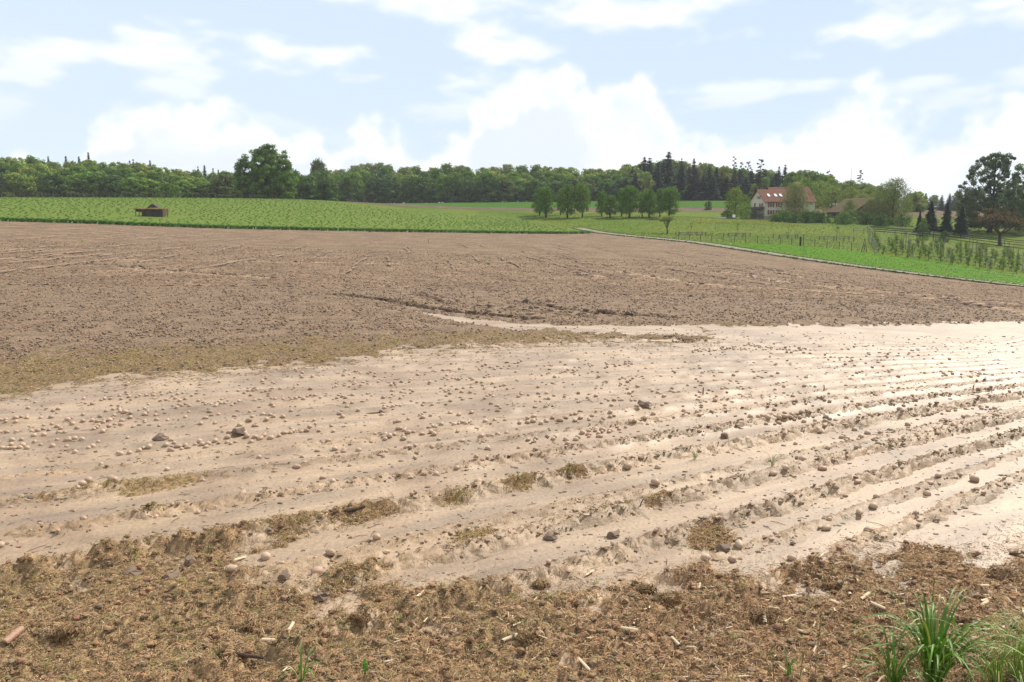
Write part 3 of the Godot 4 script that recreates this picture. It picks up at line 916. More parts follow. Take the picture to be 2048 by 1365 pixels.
# where the trees stand: x, d, height, crown width
const LIME_ROW := [[7.6, 219, 8, 5.8], [9.1, 214, 8.4, 6], [13.5, 222, 7.5, 3.4], [14.8, 213, 9.2, 6.1], [18.9, 214, 9.7, 4.9], [24.6, 219, 7, 4.7], [26.2, 213, 6.3, 4.9], [30.1, 219, 8, 4.7], [31.3, 213, 8.9, 6.2], [35.6, 218, 7.2, 4.7], [36.8, 214, 7.7, 5.4], [40.6, 219, 8.1, 5], [41.8, 212, 8.6, 6.5]]
const WOOD_LEFT := [[-215.9, 322, 16.7, 10.4], [-203.9, 309, 16.4, 9.1], [-202.4, 317, 17.5, 10], [-193.9, 309, 17.1, 7.1], [-192.7, 314, 17.4, 7.7], [-190.8, 321, 18.3, 8.8], [-176.7, 302, 15.4, 7.5], [-174.9, 307, 15.3, 7.9], [-176.9, 322, 16.7, 8], [-167.9, 314, 16, 8.1], [-160.3, 306, 16.4, 7.8], [-163, 320, 16, 7.3], [-153, 311, 15.9, 8.2], [-147.4, 307, 14.8, 8.5], [-139.6, 302, 15, 9.8], [-143.6, 319, 15.1, 9.8], [-131.5, 302, 13.3, 8.3], [-128.7, 308, 13.1, 7.4], [-128.5, 316, 12.8, 8.3], [-123.5, 316, 12.8, 7.6], [-116.1, 311, 11.6, 7.2], [-111.3, 312, 12.2, 8.7], [-107.4, 310, 11.5, 10], [-188.6, 283, 12.6, 7.8], [-188, 289, 13.2, 10.6], [-185, 293, 13.8, 9.2], [-175.5, 287, 13.4, 10], [-165.6, 280, 12.6, 10], [-168, 291, 12.7, 7.8], [-159, 288, 11.5, 9.9], [-151.8, 281, 11.9, 9.8], [-152.2, 293, 12.5, 10.3], [-141.3, 286, 11.8, 9.6], [-136.8, 285, 11.5, 7.7], [-135.5, 292, 10.4, 9.5], [-124.3, 280, 10.1, 8], [-120, 284, 8.9, 9.8], [-116.4, 288, 8.8, 9.8], [-110.2, 283, 7.9, 8.7], [-103.8, 283, 7.4, 10.2], [-97.5, 279, 6.7, 8.8], [-174.8, 262, 8.2, 10.3], [-166.6, 261, 8, 9.6], [-160.2, 261, 8.1, 10.3], [-157.7, 268, 8.8, 11], [-147.4, 259, 7.9, 10.2], [-143.2, 265, 8.2, 10], [-138, 266, 8.8, 9.6], [-131.2, 264, 7.8, 10.2], [-122, 257, 6.3, 7.8], [-117.5, 259, 5.9, 9.7], [-112, 262, 6.4, 8.1], [-106.8, 260, 5.5, 7.9], [-100.9, 262, 5.1, 8.7], [-92.7, 260, 3.2, 10.5]]
const SPRUCE_LEFT := [[-192.7, 322, 19.1, 4.9], [-185.1, 322, 19.4, 4.9], [-178.1, 322, 19.5, 4.9], [-172.9, 322, 19.4, 4.9], [-169, 322, 21.1, 4.9], [-152.7, 322, 18, 4.9], [-151.3, 322, 18.6, 4.9], [-144.6, 322, 18.1, 4.9], [-125.6, 322, 15.8, 4.9], [-123, 322, 16.2, 4.9], [-119.6, 322, 15, 4.9], [-117.5, 322, 14.4, 4.9], [-115.1, 322, 13.8, 4.9], [-134.2, 322, 14.6, 4.9]]
const WOOD_MID := [[-98.6, 368, 13.8, 9], [-92.7, 370, 13.8, 7.6], [-85.7, 373, 16.2, 8.8], [-80.7, 377, 16.4, 9.3], [-72.4, 370, 17.8, 8], [-68.8, 379, 19.2, 11.4], [-62.5, 378, 19.3, 7.7], [-57.4, 374, 18, 8.1], [-49.2, 370, 16.6, 9.1], [-45.6, 380, 17.6, 9.2], [-36.5, 374, 16.5, 8.6], [-30.2, 371, 18, 8.7], [-24, 369, 16.8, 9.3], [-21, 371, 16.2, 8.6], [-12.7, 364, 15.6, 9.4], [-8.7, 377, 16.5, 8.6], [-2.6, 380, 17.8, 8.8], [4.5, 374, 16.6, 9.9], [11.1, 376, 16.9, 8.8], [16.1, 369, 15.8, 9.5], [22.3, 376, 15.7, 9.9], [26.6, 371, 15.2, 11], [34.7, 364, 14.2, 10.3], [40.3, 375, 14.6, 10], [45.9, 370, 14, 9], [52.8, 369, 15.2, 10.6], [-98.1, 357, 9.2, 9.5], [-91.4, 360, 10.2, 8.3], [-83, 355, 11.5, 9], [-78.6, 359, 13.1, 8], [-71.8, 359, 13.8, 10.4], [-66.4, 361, 14.9, 11.9], [-57.2, 359, 15.9, 8.6], [-50.8, 358, 12.9, 8.3], [-44.7, 351, 12.1, 10], [-38.6, 356, 13.6, 7.9], [-32.6, 350, 14.5, 7.8], [-25.4, 360, 13, 8.3], [-19.3, 356, 13.1, 9.7], [-10.9, 350, 12.9, 10.3], [-7.4, 355, 12.8, 11.3], [0.4, 352, 12.5, 9.8], [5.8, 355, 12, 8.2], [12.2, 358, 12.6, 8.4], [19.9, 350, 11.3, 10.2], [24.4, 356, 12.3, 8.6], [33.3, 353, 11.1, 10.8], [36.4, 350, 10.4, 8.1], [46.2, 352, 10.7, 8], [53.6, 359, 11.2, 8.3], [57.7, 352, 11.7, 8.9], [-92.4, 339, 6.2, 9], [-84.8, 339, 7, 12.5], [-79.4, 341, 6.7, 12.1], [-69.5, 338, 10, 8.6], [-66, 338, 11.8, 8.4], [-58.3, 342, 9.6, 10.6], [-53.5, 344, 10.3, 12.4], [-42.4, 340, 9.8, 9.5], [-38.2, 339, 9.6, 10.8], [-28.7, 341, 10.4, 8.9], [-23.8, 339, 10.1, 9.7], [-17.8, 339, 7.6, 10.5], [-9.7, 336, 10.2, 11.1], [-2.2, 337, 7.7, 10.3], [4.1, 343, 8.3, 9.3], [10.1, 341, 7.8, 8.7], [19.4, 342, 6.8, 10.2], [24.4, 337, 8, 11.1], [31.7, 342, 8.2, 8.5], [40.9, 345, 7.7, 8.3], [46.9, 342, 7.8, 9.3], [52.7, 345, 7.7, 11.8], [-83.1, 345, 18, 9]]
const SPRUCE_HILL := [[50.3, 365, 11.3, 5.3], [53.7, 359, 15.4, 6], [58.3, 367, 17, 5], [62, 363, 17.2, 6.5], [66.3, 365, 17.8, 6], [69.5, 370, 18.1, 6.4], [69.6, 352, 15.5, 4.8], [76.1, 359, 16.1, 5.4], [79.6, 361, 15.5, 5], [83.4, 365, 15.3, 6.5], [86.3, 351, 14.9, 5.5], [91.1, 358, 15.5, 5], [96.2, 365, 15.2, 6.3], [98.3, 355, 14.2, 5.6], [104, 367, 14.5, 6.5], [109.1, 366, 15.6, 5.6], [109.1, 355, 15, 6.4], [110.4, 351, 14.5, 5.9], [114.8, 349, 14.3, 5.4], [121.2, 361, 13.1, 5.4], [48, 338, 10, 5.6], [52.4, 341, 12.1, 5], [57.4, 342, 11.5, 5.8], [60.7, 332, 11.5, 5.8], [65.6, 336, 12.9, 5.2], [73.1, 344, 12.5, 5.5], [75.5, 334, 10.9, 6.3], [80.2, 336, 10.9, 5.8], [83.8, 334, 10.2, 5], [90.4, 338, 10.8, 5.9], [94.6, 342, 10.7, 6.3], [100, 343, 10.8, 5.5], [104.4, 338, 9.8, 5.3], [109.5, 338, 9.7, 6.4], [115.3, 342, 9.5, 6.6], [116.6, 333, 7.3, 5.8], [61.2, 372, 20.9, 6.1], [72.8, 375, 23.6, 8.1], [63.2, 370, 20.3, 8], [78.9, 375, 20.5, 4.3], [84.7, 375, 20.5, 4.8], [117.1, 345, 17.3, 4.4], [116.1, 350, 16.6, 4]]
const LEAFY_HILL := [[50.8, 362, 14, 6.9], [55.2, 362, 14.7, 7.8], [56.9, 338, 12.3, 5.6], [60.1, 338, 7.5, 4.7], [74.9, 338, 6.8, 6], [88.8, 362, 16.5, 7.8], [96, 362, 16.2, 6.9], [106.3, 338, 10.8, 6], [102.2, 338, 7.8, 4.7], [105.3, 338, 8.5, 5.1]]
const PINES := [[97.2, 352, 19.3, 3.6], [100.3, 352, 17.5, 3.1], [103.3, 352, 17.8, 4], [108.7, 352, 19.1, 4.9], [129.8, 330, 14.8, 3.3], [140.8, 325, 15.4, 4.1]]
const FAR_WOOD := [[210.5, 424, 9, 5.9], [217.8, 430, 9.3, 6], [222.2, 430, 9.6, 6], [225.1, 427, 8.8, 6], [236.3, 440, 8.9, 6.1], [236.2, 432, 9.9, 6], [241.2, 433, 11, 6], [240.7, 425, 12.3, 5.9], [243.6, 423, 12.2, 5.9], [255.3, 436, 12.8, 6.1], [250.7, 421, 12.9, 5.9], [263.8, 435, 13.5, 6.1], [266.4, 433, 14.1, 6], [273.6, 437, 14.5, 6.1], [279.5, 440, 15, 6.1]]

func plant_woods() -> void:
	rng.seed = 501
	for k in WOOD_LEFT.size():
		var t: Array = WOOD_LEFT[k]
		var a: Array = [t[0], t[1], t[2] + 1.0, t[3] * 1.15]
		if t[1] > 298: plant_tree("back", a, "woodland_tree", "* tree rising at the back of the wood above the vineyard", "wood above the vineyard, back trees")
		elif t[1] > 272: plant_tree("wood", a, "woodland_tree", "* tree inside the wood above the vineyard", "wood above the vineyard, middle trees")
		else: plant_tree("dark" if k % 3 == 0 else "wood", a, "woodland_tree", "* tree on the edge of the wood above the vineyard", "wood above the vineyard, edge trees")
	for t in SPRUCE_LEFT:
		plant_tree("spruce", t, "spruce_tree", "* dark spruce sticking out of the wood above the vineyard", "spruces in the wood above the vineyard")
	for k in WOOD_MID.size():
		var t: Array = WOOD_MID[k]
		var a: Array = [t[0], t[1], t[2] + 0.8, t[3] * 1.15]
		if t[1] > 361: plant_tree("back", a, "woodland_tree", "* tree at the back of the wood behind the crop field", "wood behind the crop field, back trees")
		elif t[1] > 346.5: plant_tree("wood", a, "woodland_tree", "* tree in the middle of the wood behind the crop field", "wood behind the crop field, middle trees")
		else: plant_tree("dark" if k % 5 > 0 else "wood", [a[0], a[1], a[2] + 1.0, a[3]], "woodland_tree", "* tree on the edge of the wood along the crop field", "wood behind the crop field, edge trees")
	for t in SPRUCE_HILL:
		plant_tree("spruce", [t[0], t[1], t[2] * 0.97, t[3] * 1.6], "spruce_tree", "* dark spruce on the edge of the conifer wood behind the farmhouse" if t[1] < 346 else "* dark spruce deep in the conifer wood behind the farmhouse", "conifers on the rise")
	for k in 20:
		plant_tree("wood" if k % 2 else "back", [50.0 + k * 4.0 + rng.randf_range(-1, 1), 384 + rng.randf_range(-4, 5), 18.5 - absf(k - 7) * 0.3 + rng.randf_range(-1.5, 1.5), 11], "woodland_tree", "* tree filling the back of the conifer wood on the rise", "leafy trees at the back of the conifer wood")
	for k in 16:
		plant_tree("back" if k % 3 else "wood", [112.0 + k * 3.4 + rng.randf_range(-1, 1), 322 + rng.randf_range(-8, 10), 14.0 - k * 0.42 + rng.randf_range(-1, 1), 8.5], "woodland_tree", "* tree in the wood running down behind the barn", "wood running down behind the barn")
	for t in LEAFY_HILL:
		plant_tree("back", t, "woodland_tree", "* broadleaf tree among the conifers on the rise", "broadleaf trees among the conifers")
	for k in PINES.size():
		plant_tree("pine", PINES[k], "pine_tree", "slender pine with bare trunk towering over the trees behind the barn" if k > 3 else "pine with bare trunk and tufted top above the conifer wood", "pines behind the barn" if k > 3 else "pines above the conifer wood")
	for k in FAR_WOOD.size():
		plant_tree("spruce" if k % 3 else "back", FAR_WOOD[k], "distant_tree", "* distant tree on the far ridge beyond the barn", "wood on the far ridge")

func plant_singles() -> void:
	rng.seed = 611
	var ranks := []
	for k in LIME_ROW.size():
		var n := 0
		for q in LIME_ROW.size():
			if (LIME_ROW[q][1] < 216.5) == (LIME_ROW[k][1] < 216.5) and LIME_ROW[q][0] > LIME_ROW[k][0]: n += 1
		ranks.push_back(mini(n, 6))
	for k in LIME_ROW.size():
		plant_tree("lime", [LIME_ROW[k][0], LIME_ROW[k][1], LIME_ROW[k][2], LIME_ROW[k][3] * (0.9 if LIME_ROW[k][1] < 216.5 else 0.75)], "lime_tree", "round tree, %s of the %s line in the double row from the gnarled tree" % [["first", "second", "third", "fourth", "fifth", "sixth", "seventh"][ranks[k]], "nearer" if LIME_ROW[k][1] < 216.5 else "farther"], "double row of trees on the meadow", [0, 1, 2, 0, 2, 1, 3, 1, 1, 2, 0, 3, 1][k])
	# the great tree at the edge of the vines
	var bt := MB.new(); var bc := MB.new()
	limbs(bt, 13.5, 0.55, 6.5, 12, 0.12, Color(0.09, 0.07, 0.05))
	var lobes := [[0.3, 12.9, 0.0, 3.6], [-2.8, 11.2, 0.6, 3.9], [3.6, 10.8, -0.5, 3.8], [-5.0, 8.0, 0.3, 3.9], [5.4, 7.4, 0.6, 3.7], [-5.6, 2.8, 0.4, 3.4], [5.8, 2.6, 0.2, 3.3], [0.0, 2.4, 2.0, 4.2], [0.0, 10.0, -3.0, 4.4], [-3.5, 5.5, -4.0, 4.0], [4.0, 5.5, -4.0, 4.0], [0.2, 9.0, 2.6, 4.2], [-4.6, 4.6, 1.0, 3.8], [4.8, 4.2, 1.2, 3.6], [0.0, 4.6, 3.2, 4.4], [0.4, 6.0, -3.5, 4.5], [-7.0, 5.6, -0.5, 1.9], [7.4, 5.0, -0.5, 1.6], [1.9, 14.9, 0.3, 1.5], [-1.5, 13.9, 0.5, 1.6]]
	var bl := []
	for l in lobes:
		for k in int(l[3] * l[3] * 2.2):
			var o := ball()
			bl.push_back([Vector3(l[0], l[1], l[2]) + o * l[3] * rng.randf_range(0.62, 0.95), rng.randf_range(0.7, 1.35), 0.75])
	foliage(bc, bl, 150, 0.25, Color(0.13, 0.2, 0.042))
	var big := [bt.mesh(), bc.mesh()]
	kind("great", big, 16.4, 17.5)
	plant_tree("great", [-72.9, 238, 16.2, 17.8], "great_tree", "huge broad dense tree standing alone at the top of the vineyard").rotation.y = 0.0
	for t in [[-94, 262, 8.5, 10], [-86, 266, 9.0, 10.5], [-78, 270, 9.5, 10], [-70, 272, 9.0, 10], [-64, 276, 8.5, 9], [-90, 285, 11, 10], [-80, 292, 12, 10], [-71, 300, 12, 10]]:
		plant_tree("dark", t, "woodland_tree", "* tree half hidden behind the huge broad tree", "trees behind the huge broad tree")
	plant_tree("bush", [-95.4, 222, 4.2, 7.5], "yellow_green_bush", "rounded yellow green bush on the crest behind the vineyard hut", "", 0, "bush")
	# right side
	var dark := MB.new(); var dt := MB.new()
	limbs(dt, 17, 0.55, 7.5, 16, 0.2, Color(0.06, 0.05, 0.042))
	var cl := []
	for k in 330:
		var v := pow((k + rng.randf()) / 330.0, 1.25)
		var a := k * 2.4 + rng.randf()
		var env := sqrt(maxf(0.05, 1.0 - pow(absf(v - 0.35) / 0.68, 2.0)))
		var o := 8.6 * env * sqrt(rng.randf())
		cl.push_back([Vector3(cos(a) * o, 1.6 + 17.6 * v, sin(a) * o), rng.randf_range(0.55, 1.3) * (1.15 - 0.4 * v), 0.85])
	foliage(dark, cl, 260, 0.2, Color(0.095, 0.125, 0.06))
	kind("beech", [dt.mesh(), dark.mesh()], 19.3, 17.0)
	plant_tree("beech", [120.1, 200, 19.3, 16.5], "dark_beech_tree", "tall dark spreading tree with ragged open crown behind the bare reddish tree")
	plant_tree("beech", [138.0, 207, 18.6, 13.0], "dark_beech_tree", "tall dark open crowned tree beside the ragged spreading one")
	kind("red", twiggy(7.2, 9.2, 0.34, Color(0.085, 0.06, 0.05), Color(0.22, 0.12, 0.07), 14, 5, 0.1), 7.2, 9.2)
	plant_tree("red", [104.6, 170, 9.0, 10.5], "reddish_tree", "half bare tree with red brown twigs and forked dark trunk below the orchard meadow")
	kind("gnarled", twiggy(4.2, 2.4, 0.16, Color(0.075, 0.06, 0.045), Color(0.26, 0.28, 0.1), 170, 3, 0.09), 3.6, 2.3)
	plant_tree("gnarled", [32.8, 168, 3.5, 2.5], "gnarled_fruit_tree", "small gnarled old fruit tree with leaning trunk beside the lane")
	kind("willow", broad_tree(11, 9.6, 0.0, 120, 75, 0.13, Color(0.21, 0.205, 0.085), "dome"), 11, 9.6)
	kind("willow", broad_tree(12, 10, 0.02, 120, 70, 0.13, Color(0.18, 0.2, 0.075), "dome"), 12, 10.0)
	plant_tree("willow", [81.2, 229, 11.3, 10.0], "willow_tree", "wispy yellowish tree in front of the farmhouse roof", "", 0)
	plant_tree("willow", [106.0, 222, 12.9, 11.0], "willow_tree", "wide wispy tree with thin upper twigs beside the barn gable", "", 1)
	plant_tree("willow", [109.5, 236, 11.0, 7.0], "willow_tree", "narrower wispy tree half hidden behind the one at the barn gable", "", 1)
	plant_tree("willow", [99.8, 222, 7.2, 6.2], "willow_tree", "thin wispy tree standing before the mossy barn roof", "", 0)
	plant_tree("willow", [95.0, 225, 6.4, 5.4], "willow_tree", "low wispy tree at the eave of the barn", "", 1)
	plant_tree("garden", [64.8, 232, 9.4, 7.2], "garden_tree", "bright green rounded tree at the left gable of the farmhouse", "", 0)
	plant_tree("garden", [69.0, 236, 7.6, 3.6], "garden_tree", "slim darker tree between the bright round tree and the farmhouse", "", 2)
	for t in [[106, 290, 12, 11], [107.3, 300, 12.5, 7.6], [114.9, 300, 10.8, 8.4], [107.7, 270, 9.7, 8.6], [110.6, 262, 9.3, 8.0], [109.7, 250, 7.4, 7.9], [116.6, 255, 8.2, 6.5], [100, 280, 10.5, 9.0], [123, 275, 9.5, 8.0], [96, 262, 8.0, 6.0], [126, 268, 7.0, 6.0]]:
		plant_tree("garden", t, "garden_tree", "* tree crowding behind the farmhouse and the barn", "trees behind the farmhouse and barn")
	for t in [[148, 300, 6.2, 4.9], [167, 330, 5.3, 2.9], [169.7, 330, 5, 2.5]]:
		plant_tree("garden", t, "field_tree", "small pale tree on the far field right of the barn", "small trees on the far field")
	var sp := [[93.1, 182, 5.4, 2.1], [97.7, 186, 7.9, 3.9], [99.6, 190, 6.6, 3.3], [102.0, 187, 7.8, 3.5], [103.9, 184, 7.2, 3.5]]
	for k in 5:
		plant_tree("spruce_near", sp[k], "spruce_tree", "small dark spruce standing apart beside the spruce clump" if k == 0 else "dark spruce in the clump on the sunny meadow", "" if k == 0 else "spruce clump on the meadow")
	# hedge bushes on the bank under the house and barn
	for k in 15:
		var f := k / 14.0
		plant_tree("bush", [lerpf(70.5, 104.0, f) + rng.randf_range(-0.8, 0.8), lerpf(214, 212, f) + rng.randf_range(-4, 5), rng.randf_range(2.2, 3.6), rng.randf_range(4.0, 6.0)], "hedge_bush", "* bush in the hedge on the bank below %s" % ["the farmhouse", "the wispy tree", "the barn roof", "the barn gable"][mini(k / 4, 3)], "hedge bushes on the bank", -1, "bush")
	plant_tree("bush", [61.0, 226, 2.6, 4.2], "garden_bush", "dark bush at the foot of the bright round tree", "", 1, "bush")
	plant_tree("bush", [69.6, 283, 3.4, 3.4], "field_bush", "lone dark bush on the brown strip by the conifer wood", "", 1, "bush")
	plant_tree("bush", [85.5, 165.5, 4.6, 2.6], "orchard_bush", "tall bush with pale new shoots at the head of the orchard rows", "", 2, "bush")
	plant_tree("bush", [89.0, 163.5, 2.4, 2.4], "orchard_bush", "low dark bush beside the tall one at the orchard rows", "", 1, "bush")

# ---------------------------------------------------------------- grasses seen from afar
func tuft_mesh(blades: int, h: float, spread: float, w: float, bend: float) -> ArrayMesh:
	var mb := MB.new()
	for k in blades:
		var a := rng.randf() * TAU
		var o := Vector3(cos(a), 0, sin(a))
		var s := Vector3(-sin(a), 0, cos(a)) * w * rng.randf_range(0.6, 1.2)
		var p := o * spread * rng.randf() * 0.4
		var l := h * rng.randf_range(0.55, 1.1)
		var m := p + o * spread * 0.35 * bend + Vector3(0, l * 0.62, 0)
		var e := p + o * spread * bend + Vector3(0, l * rng.randf_range(0.75, 1.0), 0)
		var nn := (o * 0.5 + Vector3.UP).normalized()
		var col := jitter(Color(1, 1, 1), 0.15)
		var q := mb.v.size()
		for x in [p - s, p + s, m - s * 0.8, m + s * 0.8, e]: mb.vert(x, nn, col)
		mb.i.append_array(PackedInt32Array([q, q + 2, q + 1, q + 1, q + 2, q + 3, q + 2, q + 4, q + 3]))
	return mb.mesh()

func xf(p: Vector3, s: float, sy := 0.0) -> Transform3D:
	return Transform3D(Basis(Vector3.UP, rng.randf() * TAU).scaled(Vector3(s, s if sy == 0.0 else sy, s)), p)

func grow_far() -> void:
	rng.seed = 712
	var tuft := tuft_mesh(14, 0.45, 0.3, 0.03, 0.7)
	var X := []; var C := []
	for e in resample(EDGE_FAR, 1500):      # rank grass along the foot of the vines
		for q in 3:
			var p: Vector2 = e + Vector2(rng.randf_range(-0.3, 0.3), rng.randf_range(-0.1, 1.6))
			X.push_back(xf(P(p.x, p.y), rng.randf_range(0.7, 1.7))); C.push_back(jitter(Color(0.085, 0.17, 0.025), 0.25))
	for e in resample(LANE, 900):           # verges of the lane
		for q in 2:
			var off := rng.randf_range(1.3, 2.1)
			X.push_back(xf(P(e.x + off, e.y + 0.6), rng.randf_range(0.4, 0.9))); C.push_back(jitter(Color(0.1, 0.16, 0.03), 0.25))
			if rng.randf() < 0.5:
				X.push_back(xf(P(e.x - off * 0.95, e.y - 0.6), rng.randf_range(0.3, 0.9))); C.push_back(jitter(Color(0.1, 0.13, 0.03), 0.25))
	scatter("verge_grass", tuft, M.blade, X, C, "rank green grass along the foot of the vines and the lane", "grass")
	# meadow grass
	X = []; C = []
	for k in 26000:
		var d := rng.randf_range(120, 235)
		var x := rng.randf_range(-10, 0.72 * d)
		var lx := 15.0
		for q in LANE.size() - 1:
			if d <= LANE[q][1] and d > LANE[q + 1][1]: lx = lerpf(LANE[q + 1][0], LANE[q][0], (d - LANE[q + 1][1]) / (LANE[q][1] - LANE[q + 1][1]))
		if x < lx + 2.5 and d < 180: continue
		if d < 137 and x < 78 and d < along([[30, 139], [38.6, 135.3], [52, 129.5], [60.6, 125], [75, 118], [95, 106]], x): continue
		var n := NM.get_noise_2d(x * 0.05, d * 0.05)
		X.push_back(xf(P(x, d), rng.randf_range(0.25, 0.6)))
		C.push_back(jitter(Color(0.145, 0.22, 0.038).lerp(Color(0.225, 0.245, 0.055), clampf(0.35 + n, 0, 1)), 0.15))
	for k in 500:   # buttercups in bloom below the house
		X.push_back(xf(P(rng.randf_range(46, 72), rng.randf_range(196, 206)), 0.6)); C.push_back(jitter(Color(0.4, 0.3, 0.03), 0.2))
	scatter("meadow_grass", tuft, M.blade, X, C, "tall meadow grass with yellow patches on the slope below the farmhouse", "grass")
	X = []; C = []
	for k in 9000:      # the young crop beside the lane
		var d := rng.randf_range(74, 138)
		var x := rng.randf_range(24, 92)
		for q in LANE.size() - 1:
			if d <= LANE[q][1] and d > LANE[q + 1][1] and x < lerpf(LANE[q + 1][0], LANE[q][0], (d - LANE[q + 1][1]) / (LANE[q][1] - LANE[q + 1][1])) + 2.2: x = -1.0
		if x < 0.0 or d > along([[24.0, 140.0], [32.0, 135.0], [45.7, 132.5], [56.2, 126.0], [65.8, 122.5], [75.6, 116.0], [95.0, 103.5]], x): continue
		X.push_back(xf(P(x, d, 0.05), rng.randf_range(0.25, 0.55))); C.push_back(jitter(Color(0.12, 0.25, 0.03), 0.25))
	scatter("young_crop", tuft, M.blade, X, C, "short bright green young crop beside the lane", "young crop")
	# the vines: low leafy rows, and the far crop
	var vine := MB.new()
	foliage(vine, [[Vector3(0, 0.2, 0), 0.3, 0.8]], 240, 0.07, Color(1, 1, 1), 0.0)
	X = []; C = []
	for r in 112:
		var x0 := -170.0 + r * 1.7
		for s in 130:
			var d := 100.0 + s * 1.15 + rng.randf_range(-0.6, 0.6)
			var x := x0 + (d - 100.0) * 0.42 + rng.randf_range(-0.35, 0.35)
			if d < along(EDGE_FAR, x) + 2.2: continue
			if d > along([[-150.0, 190.0], [-124.0, 197.0], [-92.0, 212.0], [-64.0, 236.0], [-46.0, 226.0], [-31.0, 220.0], [-17.2, 220.0], [-3.2, 213.0], [4.7, 205.0], [14.1, 170.0]], x): continue
			if absf(x + 61.5) < 5.5 and absf(d - 137.0) < 5.0: continue
			if rng.randf() < 0.12: continue
			X.push_back(xf(P(x, d), rng.randf_range(0.5, 0.9), rng.randf_range(0.3, 0.6)))
			C.push_back(jitter(Color(0.16, 0.235, 0.05), 0.25))
	scatter("vine_rows", vine.mesh(), M.leaves, X, C, "rows of low green vines covering the left slope", "vines")
	var stake := MB.new()
	stake.tube([Vector3.ZERO, Vector3(0.02, 1.5, 0.0)], [0.05, 0.045], 5, Color(0.2, 0.16, 0.12))
	var sm := stake.mesh()
	for k in 130:
		var x := lerpf(-138.0, -66.0, (k + rng.randf_range(0.2, 0.8)) / 130.0)
		var d := along([[-150.0, 191.0], [-124.0, 198.0], [-92.0, 213.0], [-64.0, 237.0]], x) + rng.randf_range(-3.0, 0.5)
		var sh := rng.randf_range(0.7, 1.15)
		var tilt := rng.randf_range(-0.08, 0.08)
		var s := single("vine_stake", sm, M.wood, P(x, d, -0.05), "%s %s weathered vine stake on the crest %s" % ["tall" if sh > 1.0 else "short" if sh < 0.85 else "middling", "leaning" if absf(tilt) > 0.05 else "upright", "beside the huge broad tree" if x > -78 else "between the huge tree and the yellow bush" if x > -92 else "beside the yellow green bush" if x > -100 else "above the hut past the yellow bush" if x > -115 else "at the far end from the huge tree"], "stake", "vine stakes along the crest")
		s.scale = Vector3(1, sh, 1); s.rotation = Vector3(rng.randf_range(-0.06, 0.06), 0, tilt)

# ---------------------------------------------------------------- farmhouse, barn, hut
# local axes: x along the ridge, z out of the long front; the near gable stands at x = 0
func gable_walls(L: float, W: float, eave: float, ridge: float, foot: float, col: Color) -> ArrayMesh:
	var mb := MB.new()
	var w := W * 0.5
	for s in [-1.0, 1.0]:
		mb.quad(Vector3(0, -foot, w * s), Vector3(0, eave, w * s), Vector3(L, eave, w * s), Vector3(L, -foot, w * s), col)
	for x in [0.0, L]:
		mb.quad(Vector3(x, -foot, -w), Vector3(x, eave, -w), Vector3(x, eave, w), Vector3(x, -foot, w), col)
		mb.tri(Vector3(x, eave, -w), Vector3(x, ridge, 0), Vector3(x, eave, w), col)
	return mb.mesh()

func slope_mesh(L: float, W: float, eave: float, ridge: float, over: float, thick: float, s: float, col: Color) -> ArrayMesh:
	var mb := MB.new()
	var dir := Vector3(0, eave - ridge, W * 0.5 * s).normalized()
	var len := Vector2(W * 0.5, ridge - eave).length() + over
	var nn := Vector3(0, W * 0.5, (ridge - eave) * s).normalized()
	var c := Vector3(L * 0.5, ridge, 0) + dir * len * 0.5 + nn * (thick * 0.5 + 0.01)
	mb.obox(Transform3D(Basis(Vector3.RIGHT, dir, nn), c), Vector3(L * 0.5 + over, len * 0.5, thick * 0.5), col)
	# courses of tiles
	var rows := int(len / 0.42)
	for k in rows:
		mb.obox(Transform3D(Basis(Vector3.RIGHT, dir, nn), Vector3(L * 0.5, ridge, 0) + dir * (k + 1.0) * len / rows + nn * (thick + 0.02)), Vector3(L * 0.5 + over, 0.03, 0.02), col)
	return mb.mesh()

func window_at(parent: Node3D, at: Vector3, w: float, h: float, face: Vector3, shutters: bool, panes := 2) -> void:
	var side := face.cross(Vector3.UP).normalized()
	var b := Basis(side, Vector3.UP, face)
	var fr := MB.new()
	for s in [-1.0, 1.0]:
		fr.obox(Transform3D(b, side * s * w * 0.5 + face * 0.04), Vector3(0.06, h * 0.5, 0.04), Color(0.6, 0.58, 0.53))
		fr.obox(Transform3D(b, Vector3(0, s * h * 0.5, 0) + face * 0.05), Vector3(w * 0.5 + 0.08, 0.06, 0.05), Color(0.6, 0.58, 0.53))
	for k in range(1, panes):
		fr.obox(Transform3D(b, side * (float(k) / panes - 0.5) * w + face * 0.045), Vector3(0.035, h * 0.5 - 0.06, 0.03), Color(0.6, 0.58, 0.53))
	var f := part("window", fr.mesh(), M.paint, parent, at)
	var g := MB.new()
	g.obox(Transform3D(b, face * 0.015), Vector3(w * 0.5 - 0.05, h * 0.5 - 0.05, 0.01))
	part("pane", g.mesh(), M.glass, f)
	if shutters:
		for s in [-1.0, 1.0]:
			var m := MB.new()
			m.obox(Transform3D(b, side * s * (w * 0.5 + 0.06 + w * 0.27) + face * 0.04), Vector3(w * 0.25, h * 0.5 + 0.03, 0.025), Color(0.2, 0.045, 0.04))
			part("shutter", m.mesh(), M.paint, f)

